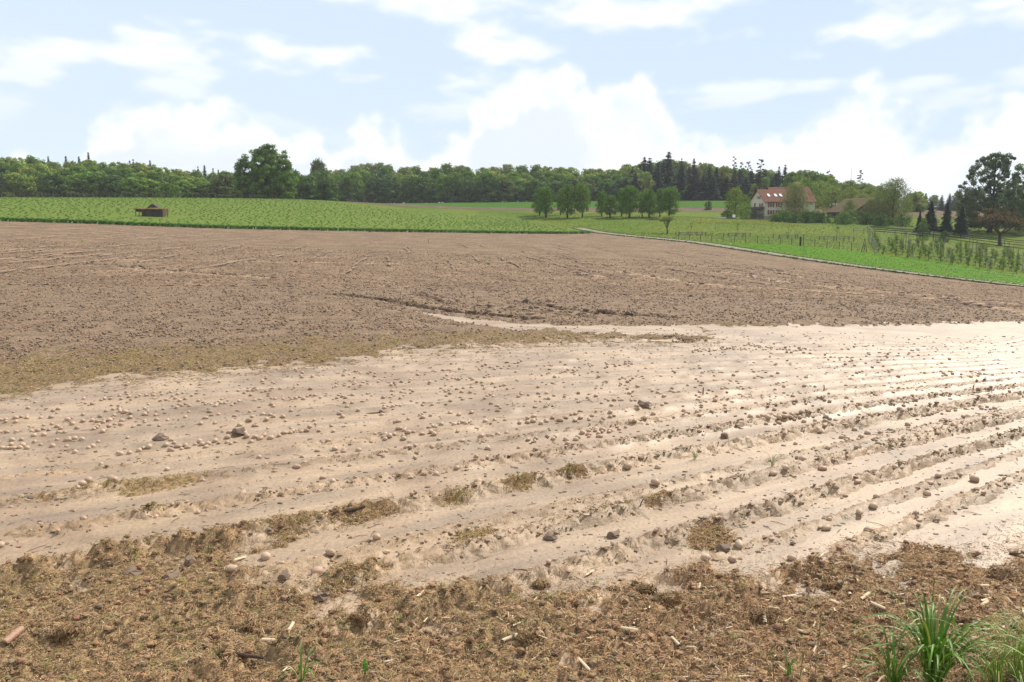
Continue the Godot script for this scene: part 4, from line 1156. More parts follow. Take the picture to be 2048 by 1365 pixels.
func build_farm() -> void:
	var h := thing("farmhouse", "pale plastered farmhouse with red tiled roof and red shutters", "house", P(74.4, 242.4), 0.206)
	h.position.y = 0.75
	var cream := Color(0.62, 0.59, 0.5)
	part("wall", gable_walls(15.0, 9.0, 5.5, 8.9, 1.5, cream), M.plaster, h)
	var red := Color(0.27, 0.115, 0.075)
	for s in [-1.0, 1.0]:
		part("roof", slope_mesh(15.0, 9.0, 5.5, 8.9, 0.55, 0.16, s, red), M.tiles, h)
	var base := MB.new()
	base.box(Vector3(-0.06, -1.4, -4.56), Vector3(15.06, 1.1, 4.56), Color(0.33, 0.29, 0.24))
	part("stone_base", base.mesh(), M.plaster, h)
	for x in [2.0, 4.6, 8.0, 11.5]:
		window_at(h, Vector3(x, 4.35, 4.5), 0.95, 1.3, Vector3(0, 0, 1), true)
		window_at(h, Vector3(x, 2.2, 4.57), 1.0, 1.3, Vector3(0, 0, 1), true)
	window_at(h, Vector3(2.4, 0.1, 4.57), 0.9, 0.5, Vector3(0, 0, 1), false)
	window_at(h, Vector3(0, 6.6, 0.6), 0.9, 0.9, Vector3(-1, 0, 0), true)
	window_at(h, Vector3(0, 4.3, 2.3), 1.1, 1.25, Vector3(-1, 0, 0), true)
	var door := MB.new()
	door.box(Vector3(-0.05, 3.2, -1.9), Vector3(0.02, 5.0, -1.0), Color(0.2, 0.05, 0.045))
	part("door", door.mesh(), M.paint, h)
	# balcony on the near gable
	var bal := part("balcony", null, M.wood, h)
	var fl := MB.new()
	fl.box(Vector3(-2.2, 1.5, -4.4), Vector3(-0.02, 1.66, 4.2), Color(0.1, 0.1, 0.09))
	bal.mesh = fl.mesh()
	for k in 9:
		var m := MB.new()
		m.box(Vector3(-2.2, 1.66, -4.4 + k * 0.955), Vector3(-2.14, 2.55, -4.4 + k * 0.955 + 0.93), Color(0.085, 0.12, 0.1))
		part("board", m.mesh(), M.wood, bal)
	for z in [-4.3, 0.0, 4.1]:
		var m := MB.new()
		m.box(Vector3(-2.12, -1.2, z - 0.08), Vector3(-1.98, 3.5, z + 0.08), Color(0.35, 0.33, 0.28))
		part("post", m.mesh(), M.wood, bal)
	var pr := MB.new()
	pr.obox(Transform3D(Basis(Vector3(0, 0, 1), 0.22), Vector3(-1.15, 3.55, -0.1)), Vector3(1.35, 0.06, 4.6), Color(0.1, 0.085, 0.075))
	part("porch_roof", pr.mesh(), M.tiles, h)
	# skylights in the front slope
	var dir := Vector3(0, -3.4, 4.5).normalized(); var nn := Vector3(0, 4.5, 3.4).normalized()
	for x in [2.1, 4.4, 6.1]:
		var at := Vector3(x, 8.9, 0) + dir * 3.0 + nn * 0.22
		var f := MB.new()
		f.obox(Transform3D(Basis(Vector3.RIGHT, dir, nn), Vector3.ZERO), Vector3(0.42, 0.68, 0.05), Color(0.12, 0.1, 0.09))
		var o := part("skylight", f.mesh(), M.paint, h, at)
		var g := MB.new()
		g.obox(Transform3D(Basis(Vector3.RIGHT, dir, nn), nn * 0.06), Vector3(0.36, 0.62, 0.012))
		part("pane", g.mesh(), M.glint_glass, o)
	var ch := MB.new()
	ch.box(Vector3(9.5, 7.6, -1.3), Vector3(10.2, 10.0, -0.6), Color(0.25, 0.16, 0.12))
	part("chimney", ch.mesh(), M.plaster, h)
	# the taller wing behind
	part("wing_wall", gable_walls(13.0, 9.5, 5.6, 9.7, 1.5, cream * 0.9), M.plaster, h, Vector3(5.2, 0, -3.0))
	for s in [-1.0, 1.0]:
		part("wing_roof", slope_mesh(13.0, 9.5, 5.6, 9.7, 0.5, 0.16, s, red * 0.95), M.tiles, h, Vector3(5.2, 0, -3.0))
	# barn: near gable faces us, so its own x axis runs away from the viewer
	var b := thing("barn", "old grey board barn with mossy sagging roof behind the hedge", "barn", P(104.6, 231.0), PI * 0.5 + 0.05)
	b.position.y = 0.9
	part("wall", gable_walls(17.0, 11.8, 2.3, 6.1, 1.5, Color(0.1, 0.085, 0.075)), M.wood, b)
	for s in [-1.0, 1.0]:
		part("roof", slope_mesh(17.0, 11.8, 2.3, 6.1, 0.6, 0.14, s, Color(0.2, 0.14, 0.07)), M.tiles, b)
	for k in 14:
		var z := -5.5 + k * 0.82
		var top := 2.3 + 3.8 * (1.0 - absf(z + 0.38) / 5.9) - 0.1
		var m := MB.new()
		m.box(Vector3(-0.07, -0.8, z), Vector3(-0.005, top, z + 0.76), jitter(Color(0.105, 0.09, 0.08), 0.2))
		part("board", m.mesh(), M.wood, b)
	# the vineyard hut
	var u := thing("field_hut", "small weathered board hut with thatched arbour in the vineyard", "hut", P(-61.6, 137.2), 0.12)
	u.scale = Vector3(0.88, 0.88, 0.88)
	var grey := Color(0.115, 0.095, 0.08)
	for k in 10:
		var m := MB.new()
		m.box(Vector3(-1.9 + k * 0.38, -0.3, 0.9), Vector3(-1.9 + k * 0.38 + 0.365, 1.45 + rng.randf_range(-0.03, 0.03), 0.95), jitter(grey, 0.2))
		part("plank", m.mesh(), M.wood, u)
	for x in [-1.9, 1.9]:
		var m := MB.new()
		m.box(Vector3(x - 0.05, -0.3, -1.2), Vector3(x + 0.05, 1.5, 0.9), grey)
		part("side_wall", m.mesh(), M.wood, u)
	var bk := MB.new()
	bk.box(Vector3(-1.9, -0.3, -1.25), Vector3(1.9, 1.5, -1.2), grey)
	part("back_wall", bk.mesh(), M.wood, u)
	var ro := MB.new()
	ro.quad(Vector3(-1.0, 1.55, 1.2), Vector3(0.1, 2.45, 0.9), Vector3(0.1, 2.45, -1.2), Vector3(-1.0, 1.55, -1.4), Color(0.13, 0.115, 0.11))
	ro.quad(Vector3(0.1, 2.45, 0.9), Vector3(1.4, 1.6, 1.2), Vector3(1.4, 1.6, -1.4), Vector3(0.1, 2.45, -1.2), Color(0.11, 0.095, 0.09))
	ro.tri(Vector3(-1.0, 1.55, 1.0), Vector3(0.1, 2.43, 0.88), Vector3(1.4, 1.6, 1.0), Color(0.1, 0.085, 0.08))
	part("roof", ro.mesh(), M.wood, u)
	var th := MB.new()
	for k in 700:
		var p := Vector3(rng.randf_range(-2.6, 3.0), 1.5 + rng.randf_range(-0.05, 0.14), rng.randf_range(0.6, 1.5))
		if k % 5 == 0: p = Vector3(2.9 + rng.randf_range(-0.2, 0.2), rng.randf_range(0.3, 1.5), rng.randf_range(0.9, 1.3))
		var q := (Vector3(rng.randf_range(-1, 1), rng.randf_range(-0.9, 0.2), rng.randf_range(0, 0.6))).normalized() * 0.22
		th.leaf(p, q, q.cross(Vector3(0.3, 0.5, 1)).normalized() * 0.03, Vector3(0, 0.7, 0.7), jitter(Color(0.27, 0.2, 0.085), 0.3))
	part("thatch", th.mesh(), M.litter, u)
	for x in [-2.3, 2.95, -2.95]:
		var m := MB.new()
		m.tube([Vector3(x, -0.3, 1.3), Vector3(x + 0.06, 1.5, 1.3)], [0.07, 0.06], 6, Color(0.16, 0.13, 0.1))
		part("post", m.mesh(), M.wood, u)
	var cr := MB.new()
	cr.box(Vector3(-2.95, 0.9, 0.6), Vector3(-1.95, 1.5, 1.15), Color(0.055, 0.04, 0.04))
	part("lean_to", cr.mesh(), M.wood, u)

# ---------------------------------------------------------------- fences, orchard, signs
func rail_pen(x: float, d: float, w: float, k: int) -> void:
	var f := thing("sapling_fence", "low two rail fence round the sapling, %s" % ["nearest the gnarled fruit tree", "second from the gnarled fruit tree", "third from the gnarled fruit tree", "nearest the orchard rows"][k], "fence", P(x, d), rng.randf_range(-0.15, 0.15), "sapling fences on the meadow")
	for q in 4:
		for z in ([-1.2, 1.2] if q in [0, 3] else [1.2]):
			var m := MB.new()
			var lx := (q / 3.0 - 0.5) * w
			m.box(Vector3(lx - 0.06, -0.3, z - 0.06), Vector3(lx + 0.06, 0.85, z + 0.06), Color(0.25, 0.22, 0.18))
			part("post", m.mesh(), M.wood, f)
	for y in [0.35, 0.7]:
		for z in [-1.2, 1.28]:
			var m := MB.new()
			m.bar(Vector3(-w * 0.5 - 0.2, y, z), Vector3(w * 0.5 + 0.2, y + 0.04, z), 0.03, 0.055, Color(0.33, 0.3, 0.25))
			part("rail", m.mesh(), M.wood, f)
	var s := thing("sapling", "thin sapling inside a low fence, %s" % ["with yellowish leaves", "second from the gnarled fruit tree", "with whitish pale leaves", "with dark green leaves"][k], "tree", P(x, d), 0.0, "fenced saplings")
	var t := MB.new()
	t.tube([Vector3.ZERO, Vector3(0.03, 1.2, 0), Vector3(0.0, 2.3, 0.05)], [0.05, 0.035, 0.015], 5, Color(0.12, 0.1, 0.07))
	part("trunk", t.mesh(), M.bark, s)
	var c := MB.new()
	foliage(c, [[Vector3(0, 1.9, 0), 0.55, 1.0], [Vector3(0.1, 2.5, 0), 0.4, 1.0]], 120, 0.09, [Color(0.22, 0.22, 0.05), Color(0.15, 0.18, 0.04), Color(0.3, 0.29, 0.12), Color(0.1, 0.14, 0.03)][k])
	part("crown", c.mesh(), M.leaves, s)

func build_orchard() -> void:
	rng.seed = 905
	var pens := [[36.2, 161, 5.5], [45.0, 159, 4.5], [53.4, 153.5, 5.0], [61.1, 149.5, 5.5]]
	for k in 4: rail_pen(pens[k][0], pens[k][1], pens[k][2], k)
	var wf := thing("wire_fence", "long wire fence on thin posts between meadow and bright green strip", "fence", P(29.0, 138.5))
	var pts := resample([[29.0, 138.5], [38.6, 136.4], [45.7, 135.0], [52.2, 130.4], [57.0, 128.2]], 17)
	var origin := wf.position
	for p in pts:
		var m := MB.new()
		m.tube([Vector3(0, -0.3, 0), Vector3(rng.randf_range(-0.05, 0.05), 1.25, 0)], [0.05, 0.045], 5, Color(0.17, 0.145, 0.12))
		part("post", m.mesh(), M.wood, wf, P(p.x, p.y) - origin)
	for y in [0.55, 1.05]:
		var line := []; var rad := []
		for p in pts:
			line.push_back(P(p.x, p.y, y) - origin); rad.push_back(0.014)
		var m := MB.new()
		m.tube(line, rad, 4, Color(0.15, 0.14, 0.13), false)
		part("wire", m.mesh(), M.metal, wf)
	var pf := thing("paddock_fence", "pale rail fence on the sunny meadow under the spruce clump", "fence", P(80.0, 176.0))
	origin = pf.position
	var pp := resample([[76.0, 177.0], [82.0, 175.0], [88.0, 173.0]], 7)
	for p in pp:
		var m := MB.new()
		m.box(Vector3(-0.06, -0.3, -0.06), Vector3(0.06, 1.0, 0.06), Color(0.33, 0.3, 0.25))
		part("post", m.mesh(), M.wood, pf, P(p.x, p.y) - origin)
	for y in [0.5, 0.9]:
		for k in 6:
			var m := MB.new()
			m.bar(P(pp[k].x, pp[k].y, y) - origin, P(pp[k + 1].x, pp[k + 1].y, y) - origin, 0.05, 0.1, Color(0.33, 0.3, 0.25))
			part("rail", m.mesh(), M.wood, pf)
	# orchard rows run to the right and towards us; hail nets lie rolled on wires over them
	var tree := MB.new(); var stem := MB.new()
	var cl := []
	for k in 9: cl.push_back([Vector3(rng.randf_range(-0.35, 0.35), 0.55 + k * 0.21, rng.randf_range(-0.25, 0.25)), rng.randf_range(0.3, 0.5), 0.8])
	foliage(tree, cl, 150, 0.085, Color(0.17, 0.22, 0.06))
	stem.tube([Vector3(0, -0.1, 0), Vector3(0.03, 1.2, 0), Vector3(0, 2.2, 0)], [0.05, 0.035, 0.015], 5, Color(0.1, 0.08, 0.06))
	var tm := tree.mesh(); var sm := stem.mesh()
	var fine := MB.new()
	fine.tube([Vector3(0, -0.3, 0), Vector3(0, 3.0, 0)], [0.06, 0.055], 6, Color(0.3, 0.29, 0.27))
	var pm := fine.mesh()
	for r in 6:
		var A := Vector2(57.5 + r * 1.6, 124.8 + r * 4.2)
		var B := A + Vector2(52.0, -22.0) + Vector2(r * 1.0, r * 0.6)
		var count := 34
		for k in count:
			var p := A.lerp(B, (k + rng.randf_range(0.3, 0.7)) / count)
			if r > 3 and k % 2: continue
			var sh := rng.randf_range(0.8, 1.1)
			var t := thing("orchard_tree", "%s fruit tree, %s orchard row from the green strip, %s" % ["tall" if sh > 1.0 else "short" if sh < 0.9 else "middling", ["first", "second", "third", "fourth", "fifth", "sixth"][r], "at the row head" if k < 5 else "before the red brown tree" if k > 14 and k < 21 else "well past the red brown tree" if k > 20 else "between head and red brown tree"], "tree", P(p.x, p.y), rng.randf() * TAU, "orchard trellis rows")
			t.scale = Vector3(0.8, sh * 0.82, 0.8)
			part("trunk", sm, M.bark, t); part("crown", tm, M.leaves, t)
		var tr := thing("trellis", "%s orchard trellis from the green strip, with rolled dark hail net" % ["", "", "third", "fourth", "fifth", "sixth"][r] if r > 1 else "%s orchard trellis from the green strip, with bare top wire" % ["first", "second"][r], "trellis", P(A.x, A.y), 0.0, "orchard net trellises" if r > 1 else "front orchard trellises")
		origin = tr.position
		var high := 3.0 if r > 1 else 2.2
		var line := []; var rad := []; var low := []; var thin := []
		for k in 12:
			var p := A.lerp(B, k / 11.0)
			var o := part("post", pm, M.metal if r < 2 else M.wood, tr, P(p.x, p.y) - origin)
			o.scale = Vector3(1, high / 3.0 * rng.randf_range(0.97, 1.04), 1)
			if k == 0: o.rotation.z = 0.12
			line.push_back(P(p.x, p.y, high) - origin); rad.push_back(0.055 if r > 1 else 0.012)
			low.push_back(P(p.x, p.y, 1.1) - origin); thin.push_back(0.012)
		var m := MB.new()
		m.tube(line, rad, 5, Color(0.035, 0.035, 0.04) if r > 1 else Color(0.2, 0.2, 0.2))
		part("rolled_net" if r > 1 else "top_wire", m.mesh(), M.litter, tr)
		m = MB.new()
		m.tube(low, thin, 4, Color(0.18, 0.18, 0.18), false)
		part("wire", m.mesh(), M.metal, tr)
	var st := thing("trestle_post", "leaning trestle of two poles before the head of the orchard rows", "trestle", P(56.0, 126.0))
	for s in [-1.0, 1.0]:
		var m := MB.new()
		m.tube([Vector3(s * 0.5, -0.2, 0), Vector3(0, 2.3, 0)], [0.05, 0.04], 5, Color(0.14, 0.12, 0.1))
		part("pole", m.mesh(), M.wood, st)
	var tb := MB.new()
	tb.bar(Vector3(-0.28, 1.1, 0), Vector3(0.28, 1.1, 0), 0.05, 0.08, Color(0.14, 0.12, 0.1))
	part("crossbar", tb.mesh(), M.wood, st)
	var gp := MB.new()
	gp.tube([Vector3(0, -0.3, 0), Vector3(0, 1.5, 0)], [0.16, 0.15], 7, Color(0.07, 0.06, 0.05))
	gp.tube([Vector3(0, 1.5, 0), Vector3(0, 1.56, 0)], [0.15, 0.08], 7, Color(0.07, 0.06, 0.05))
	single("gate_post", gp.mesh(), M.wood, P(48.2, 132.6), "thick dark post in the wire fence by the bright green strip", "post")
	# small things by the farm drive
	var sg := thing("notice_board", "small white notice board on two legs beside the farm drive", "sign", P(61.5, 221.0))
	var m := MB.new()
	m.box(Vector3(-0.4, 0.55, -0.03), Vector3(0.4, 1.35, 0.03), Color(0.75, 0.74, 0.7))
	part("board", m.mesh(), M.paint, sg)
	for x in [-0.32, 0.32]:
		m = MB.new()
		m.box(Vector3(x - 0.04, -0.3, -0.09), Vector3(x + 0.04, 1.3, -0.035), Color(0.3, 0.28, 0.25))
		part("leg", m.mesh(), M.wood, sg)
	var tg := thing("water_trough", "long pale water trough on the grass left of the notice board", "trough", P(58.2, 221.0))
	m = MB.new()
	m.box(Vector3(-1.2, 0.15, -0.3), Vector3(1.2, 0.22, 0.3), Color(0.45, 0.44, 0.42))
	for s in [-1.0, 1.0]:
		m.box(Vector3(-1.2, 0.22, s * 0.27 - 0.03), Vector3(1.2, 0.55, s * 0.27 + 0.03), Color(0.45, 0.44, 0.42))
		m.box(Vector3(s * 1.17 - 0.03, 0.22, -0.235), Vector3(s * 1.17 + 0.03, 0.55, 0.235), Color(0.45, 0.44, 0.42))
	part("basin", m.mesh(), M.metal, tg)
	for x in [-0.9, 0.9]:
		m = MB.new()
		m.box(Vector3(x - 0.08, -0.3, -0.25), Vector3(x + 0.08, 0.145, 0.25), Color(0.25, 0.22, 0.2))
		part("leg", m.mesh(), M.wood, tg)
	var pl := MB.new()
	pl.tube([Vector3(0, -0.4, 0), Vector3(0.05, 4.0, 0)], [0.09, 0.07], 6, Color(0.1, 0.09, 0.08))
	single("pole", pl.mesh(), M.wood, P(87.0, 164.0), "plain upright pole between the two bushes at the orchard rows", "pole")
	var dp := MB.new()
	dp.tube([Vector3(0, -0.4, 0), Vector3(0.1, 8, 0), Vector3(0.05, 15.5, 0)], [0.16, 0.1, 0.03], 6, Color(0.12, 0.1, 0.085))
	for k in 7:
		var y := 8.0 + k
		dp.tube([Vector3(0.08, y, 0), Vector3(0.08 + cos(k * 2.2) * 0.6, y + 0.5, sin(k * 2.2) * 0.6)], [0.03, 0.01], 4, Color(0.12, 0.1, 0.085))
	single("dead_trunk", dp.mesh(), M.bark, P(126.5, 300.0), "tall bare dead trunk rising above the trees behind the barn", "tree")

# ---------------------------------------------------------------- what lies on the silt and the debris
const STRINGS := [[-5.45, 8.15, -5.25, 8.36, 11], [-5.2, 7.76, -5.06, 7.8, 8], [-4.85, 7.84, -4.74, 7.95, 10], [-4.85, 7.24, -4.56, 7.32, 8], [-4.42, 7.29, -4.31, 7.34, 4], [-4.76, 7.62, -4.5, 7.69, 8], [-4.38, 7.51, -4.19, 7.58, 8], [-4.7, 8.15, -4.31, 8.31, 14], [-3.69, 7.02, -3.53, 7.08, 3], [-3.57, 7.13, -3.26, 7.32, 9], [-3.21, 7.21, -2.88, 7.4, 22], [-2.86, 7.34, -2.65, 7.44, 7], [-2.58, 7.51, -2.32, 7.63, 18], [-2.34, 7.63, -2.03, 7.83, 16], [-1.84, 7.13, -1.45, 7.28, 8], [-1.3, 7.54, -0.78, 7.75, 12], [-1.16, 7.9, -0.13, 8.26, 14], [-0.46, 7.45, -0.07, 7.71, 10], [0.15, 7.4, 0.42, 7.54, 6], [0.54, 7.45, 0.98, 7.86, 22], [0.69, 7.71, 1.41, 8.1, 16], [0.03, 8.1, 1.19, 8.42, 18], [1.86, 7.75, 2.1, 8.11, 5], [2.69, 8.07, 3.3, 8.5, 26], [2.49, 8.36, 2.97, 8.5, 12], [3.36, 8.22, 4.26, 8.52, 10], [4.26, 8.52, 5.64, 8.97, 34], [3.29, 7.55, 4.12, 8.13, 10], [3.51, 13.12, 4.87, 13.14, 44], [2.9, 12.65, 3.51, 13.12, 14], [4.12, 13.77, 4.92, 12.82, 30], [5.01, 12.62, 5.5, 12.26, 10], [1.14, 11.35, 1.78, 11.66, 16], [0.76, 11.15, 0.89, 10.96, 5]]
const FIELDS := [[-5.12, 10.09, -2.58, 8.52, 60], [-3.32, 11.08, -0.74, 9.24, 70], [-2.18, 10.4, -0.13, 8.1, 80], [-4.95, 9.24, -2.4, 7.91, 90], [-0.95, 11.91, 1.66, 9.26, 90], [0.17, 9.8, 2.52, 8.11, 80], [1.99, 11.18, 4.09, 9.31, 50], [4.68, 13.84, 7.05, 10.71, 70], [-6.16, 9.25, -3.66, 7.21, 60], [-1.93, 7.9, 0.12, 6.75, 25], [2.87, 9.28, 5.29, 7.96, 60], [0.91, 7.9, 3.81, 5.88, 22], [-4.57, 7.21, -0.08, 4.95, 16]]
const LONE := [[-0.92, 5.09], [-1.18, 4.84], [-1.6, 4.83], [-1.21, 4.6], [-1.72, 4.56], [-3.53, 6.3], [-3.53, 6.21], [-3.32, 6.28], [-0.28, 6.23], [1.17, 6.16], [1.51, 4.95], [1.41, 4.76], [1.8, 4.78], [2.22, 5.28], [2.73, 5.68], [2.49, 5.23], [2.55, 5.51], [3.86, 6.31], [1.22, 4.69], [2.71, 6.61], [2.59, 6.77], [1.01, 6.61]]
const STALKS := [[1.59, 4.23], [1.11, 4.38], [-0.53, 4.24], [0.48, 4.58], [-1.76, 4.81], [1.95, 4.26], [2.78, 4.35], [2.74, 4.28], [2.66, 4.14], [2.62, 4.09], [2, 4.18], [2.03, 4.08], [1.83, 4.14], [1.81, 4.11], [1.36, 3.95], [1.93, 4.65], [3.03, 4.88], [3.31, 4.83], [0.84, 3.76], [1.52, 3.85], [-1.09, 3.74], [-1.15, 3.79], [-1.21, 3.63], [-0.01, 3.76], [0.35, 3.51], [0.61, 3.78], [2.07, 3.7]]
const CLODS := [[-2.72, 7.59, 0.075], [1.51, 8.81, 0.07], [-3.42, 7.41, 0.06], [-1.39, 4.52, 0.05], [-2.06, 4.49, 0.05], [-2.33, 4.53, 0.05], [-2.06, 4.75, 0.045], [0.71, 5.18, 0.045], [0.26, 5.13, 0.04], [2.13, 7.63, 0.05], [1.4, 4.9, 0.045], [-1.11, 4.27, 0.045]]
const HEAPS := [[0.89, 4.15, 0.1], [0.78, 4.32, 0.08], [1.37, 3.98, 0.1], [0.09, 3.78, 0.1], [2.42, 3.92, 0.08], [3.0, 4.51, 0.13], [-1.72, 4.27, 0.06], [-0.81, 3.89, 0.07], [-2.29, 3.74, 0.08], [0.3, 4.1, 0.07], [1.9, 4.4, 0.08], [1.1, 3.7, 0.09], [2.2, 4.2, 0.07], [-0.2, 3.6, 0.08], [0.6, 4.35, 0.06], [1.7, 3.75, 0.07], [0.17, 4.42, 0.07], [-1.4, 3.9, 0.06]]

func top_at(x: float, d: float) -> float:
	near(x, d)
	return gy(x, d) + maxf(z_soil, z_mud)

func lumpy(seed_: int, rings: int, sides: int, rx: float, ry: float, rz: float, rough: float, facet: bool) -> ArrayMesh:
	var f := noise(1.3, 2, FastNoiseLite.TYPE_SIMPLEX, seed_)
	var mb := MB.new()
	for j in rings + 1:
		var e := PI * j / rings - PI * 0.5
		for i in sides:
			var a := TAU * (i + (0.5 if j % 2 else 0.0)) / sides
			var o := Vector3(cos(e) * cos(a), sin(e), cos(e) * sin(a))
			var k := 1.0 + rough * f.get_noise_3dv(o * 1.6)
			mb.vert(Vector3(o.x * rx, o.y * ry, o.z * rz) * k, Vector3(o.x / rx, o.y / ry, o.z / rz).normalized(), Color.WHITE)
	for j in rings:
		for i in sides:
			var a := j * sides + i; var b := j * sides + (i + 1) % sides
			mb.i.append_array(PackedInt32Array([a, b + sides, b, a, a + sides, b + sides]))
	if not facet:
		return mb.mesh()
	var fl := MB.new()
	for k in range(0, mb.i.size(), 3):
		var p := mb.v[mb.i[k]]; var q := mb.v[mb.i[k + 1]]; var r := mb.v[mb.i[k + 2]]
		if (q - p).cross(r - p).length() < 1e-9: continue
		var nn := (q - p).cross(r - p).normalized()
		if nn.dot(p + q + r) < 0: nn = -nn
		var z := fl.v.size()
		for s in [mb.i[k], mb.i[k + 1], mb.i[k + 2]]:
			fl.vert(mb.v[s], (nn * 0.6 + mb.n[s] * 0.4).normalized(), Color.WHITE)
		fl.i.append_array(PackedInt32Array([z, z + 1, z + 2]))
	return fl.mesh()

func spin() -> Basis:
	return Basis(ball(), rng.randf() * TAU)

func strew_potatoes() -> void:
	rng.seed = 321
	var spots := []
	for s in STRINGS:
		for k in int(s[4]):
			var t := rng.randf()
			spots.push_back(Vector2(lerpf(s[0], s[2], t) + rng.randfn() * 0.04, lerpf(s[1], s[3], t) + rng.randfn() * 0.045 * (1.0 if s[1] < 10.0 else 2.5)))
	for s in FIELDS:
		for k in int(s[4]):
			var p := Vector2(rng.randf_range(s[0], s[2]), rng.randf_range(s[1], s[3]))
			var c := row_of(p.x, p.y)
			# most lie where the rows were
			if c < 14.0 and rng.randf() < 0.6:
				var best := 99.0
				for r in RIDGES:
					if absf(r - c) < absf(best - c): best = r
				p.y = on_row(best + rng.randfn() * 0.11, p.x)
			spots.push_back(p)
	var keyed := []
	for p in spots: keyed.push_back([p.length(), p.x, p.y])
	keyed.sort()
	spots = []
	for k in keyed: spots.push_back(Vector2(k[1], k[2]))
	var forms := [lumpy(1, 7, 9, 1.0, 0.78, 0.86, 0.22, false), lumpy(2, 7, 9, 1.25, 0.72, 0.8, 0.3, false), lumpy(3, 7, 9, 0.95, 0.82, 0.95, 0.2, false)]
	var skins := []
	for k in 4:
		var m: StandardMaterial3D = M.potato.duplicate()
		m.albedo_color = [Color(0.54, 0.385, 0.265), Color(0.49, 0.345, 0.235), Color(0.58, 0.43, 0.3), Color(0.52, 0.35, 0.245)][k].linear_to_srgb()
		skins.push_back(m)
	var made := 0
	var tones := ["tan", "dull brown", "pale", "pinkish"]
	var shapes := ["round", "oblong", "plump"]
	var X := []; var C := []
	var taken := []
	for p in LONE:
		var r := rng.randf_range(0.03, 0.042)
		var o := single("potato", forms[made % 3], skins[made % 4], Vector3(p[0], top_at(p[0], p[1]) + r * 0.45, -p[1]), "large %s %s potato lying alone between the near rough ridges" % [tones[made % 4], shapes[made % 3]], "potato", "lone potatoes between the near ridges")
		o.basis = Basis(Vector3.UP, rng.randf() * TAU).rotated(Vector3.RIGHT, rng.randf_range(-0.3, 0.3)).scaled(Vector3(r, r, r))
		made += 1
		taken.push_back(Vector2(p[0], p[1]))
	for p in spots:
		near(p.x, p.y)
		if z_deb > 0.3 or z_back > 0.3: continue
		var clear := true
		for k in range(maxi(0, taken.size() - 160), taken.size()):
			if taken[k].distance_squared_to(p) < 0.0026: clear = false; break
		if not clear: continue
		taken.push_back(p)
		var r := rng.randf_range(0.019, 0.033) * (1.0 if p.y < 8.6 else 0.86)
		var at := Vector3(p.x, gy(p.x, p.y) + maxf(z_soil, z_mud) + r * 0.35, -p.y)
		var b := Basis(Vector3.UP, rng.randf() * TAU).rotated(Vector3.RIGHT, rng.randf_range(-0.3, 0.3)).scaled(Vector3(r, r, r))
		if made < 322:
			var tone := (made * 7 + made / 3) % 4
			var lane := clampi(int(round((row_of(p.x, p.y) - 6.2) / 0.62)), 0, 9)
			var o := single("potato", forms[made % 3], skins[tone], at, "%s %s %s potato washed out along the %s sunken row beyond the brown debris" % ["small" if r < 0.025 else "big" if r > 0.03 else "middling", tones[tone], shapes[made % 3], ["third", "fourth", "fifth", "sixth", "seventh", "eighth", "ninth", "tenth", "eleventh", "twelfth"][lane]], "potato", "potatoes washed onto the silt")
			o.basis = b
			made += 1
		else:
			X.push_back(Transform3D(b, at)); C.push_back(jitter(Color(0.53, 0.38, 0.265), 0.2))
	scatter("distant_potatoes", forms[0], M.potato, X, C, "many small potatoes strewn over the far silt", "potatoes")

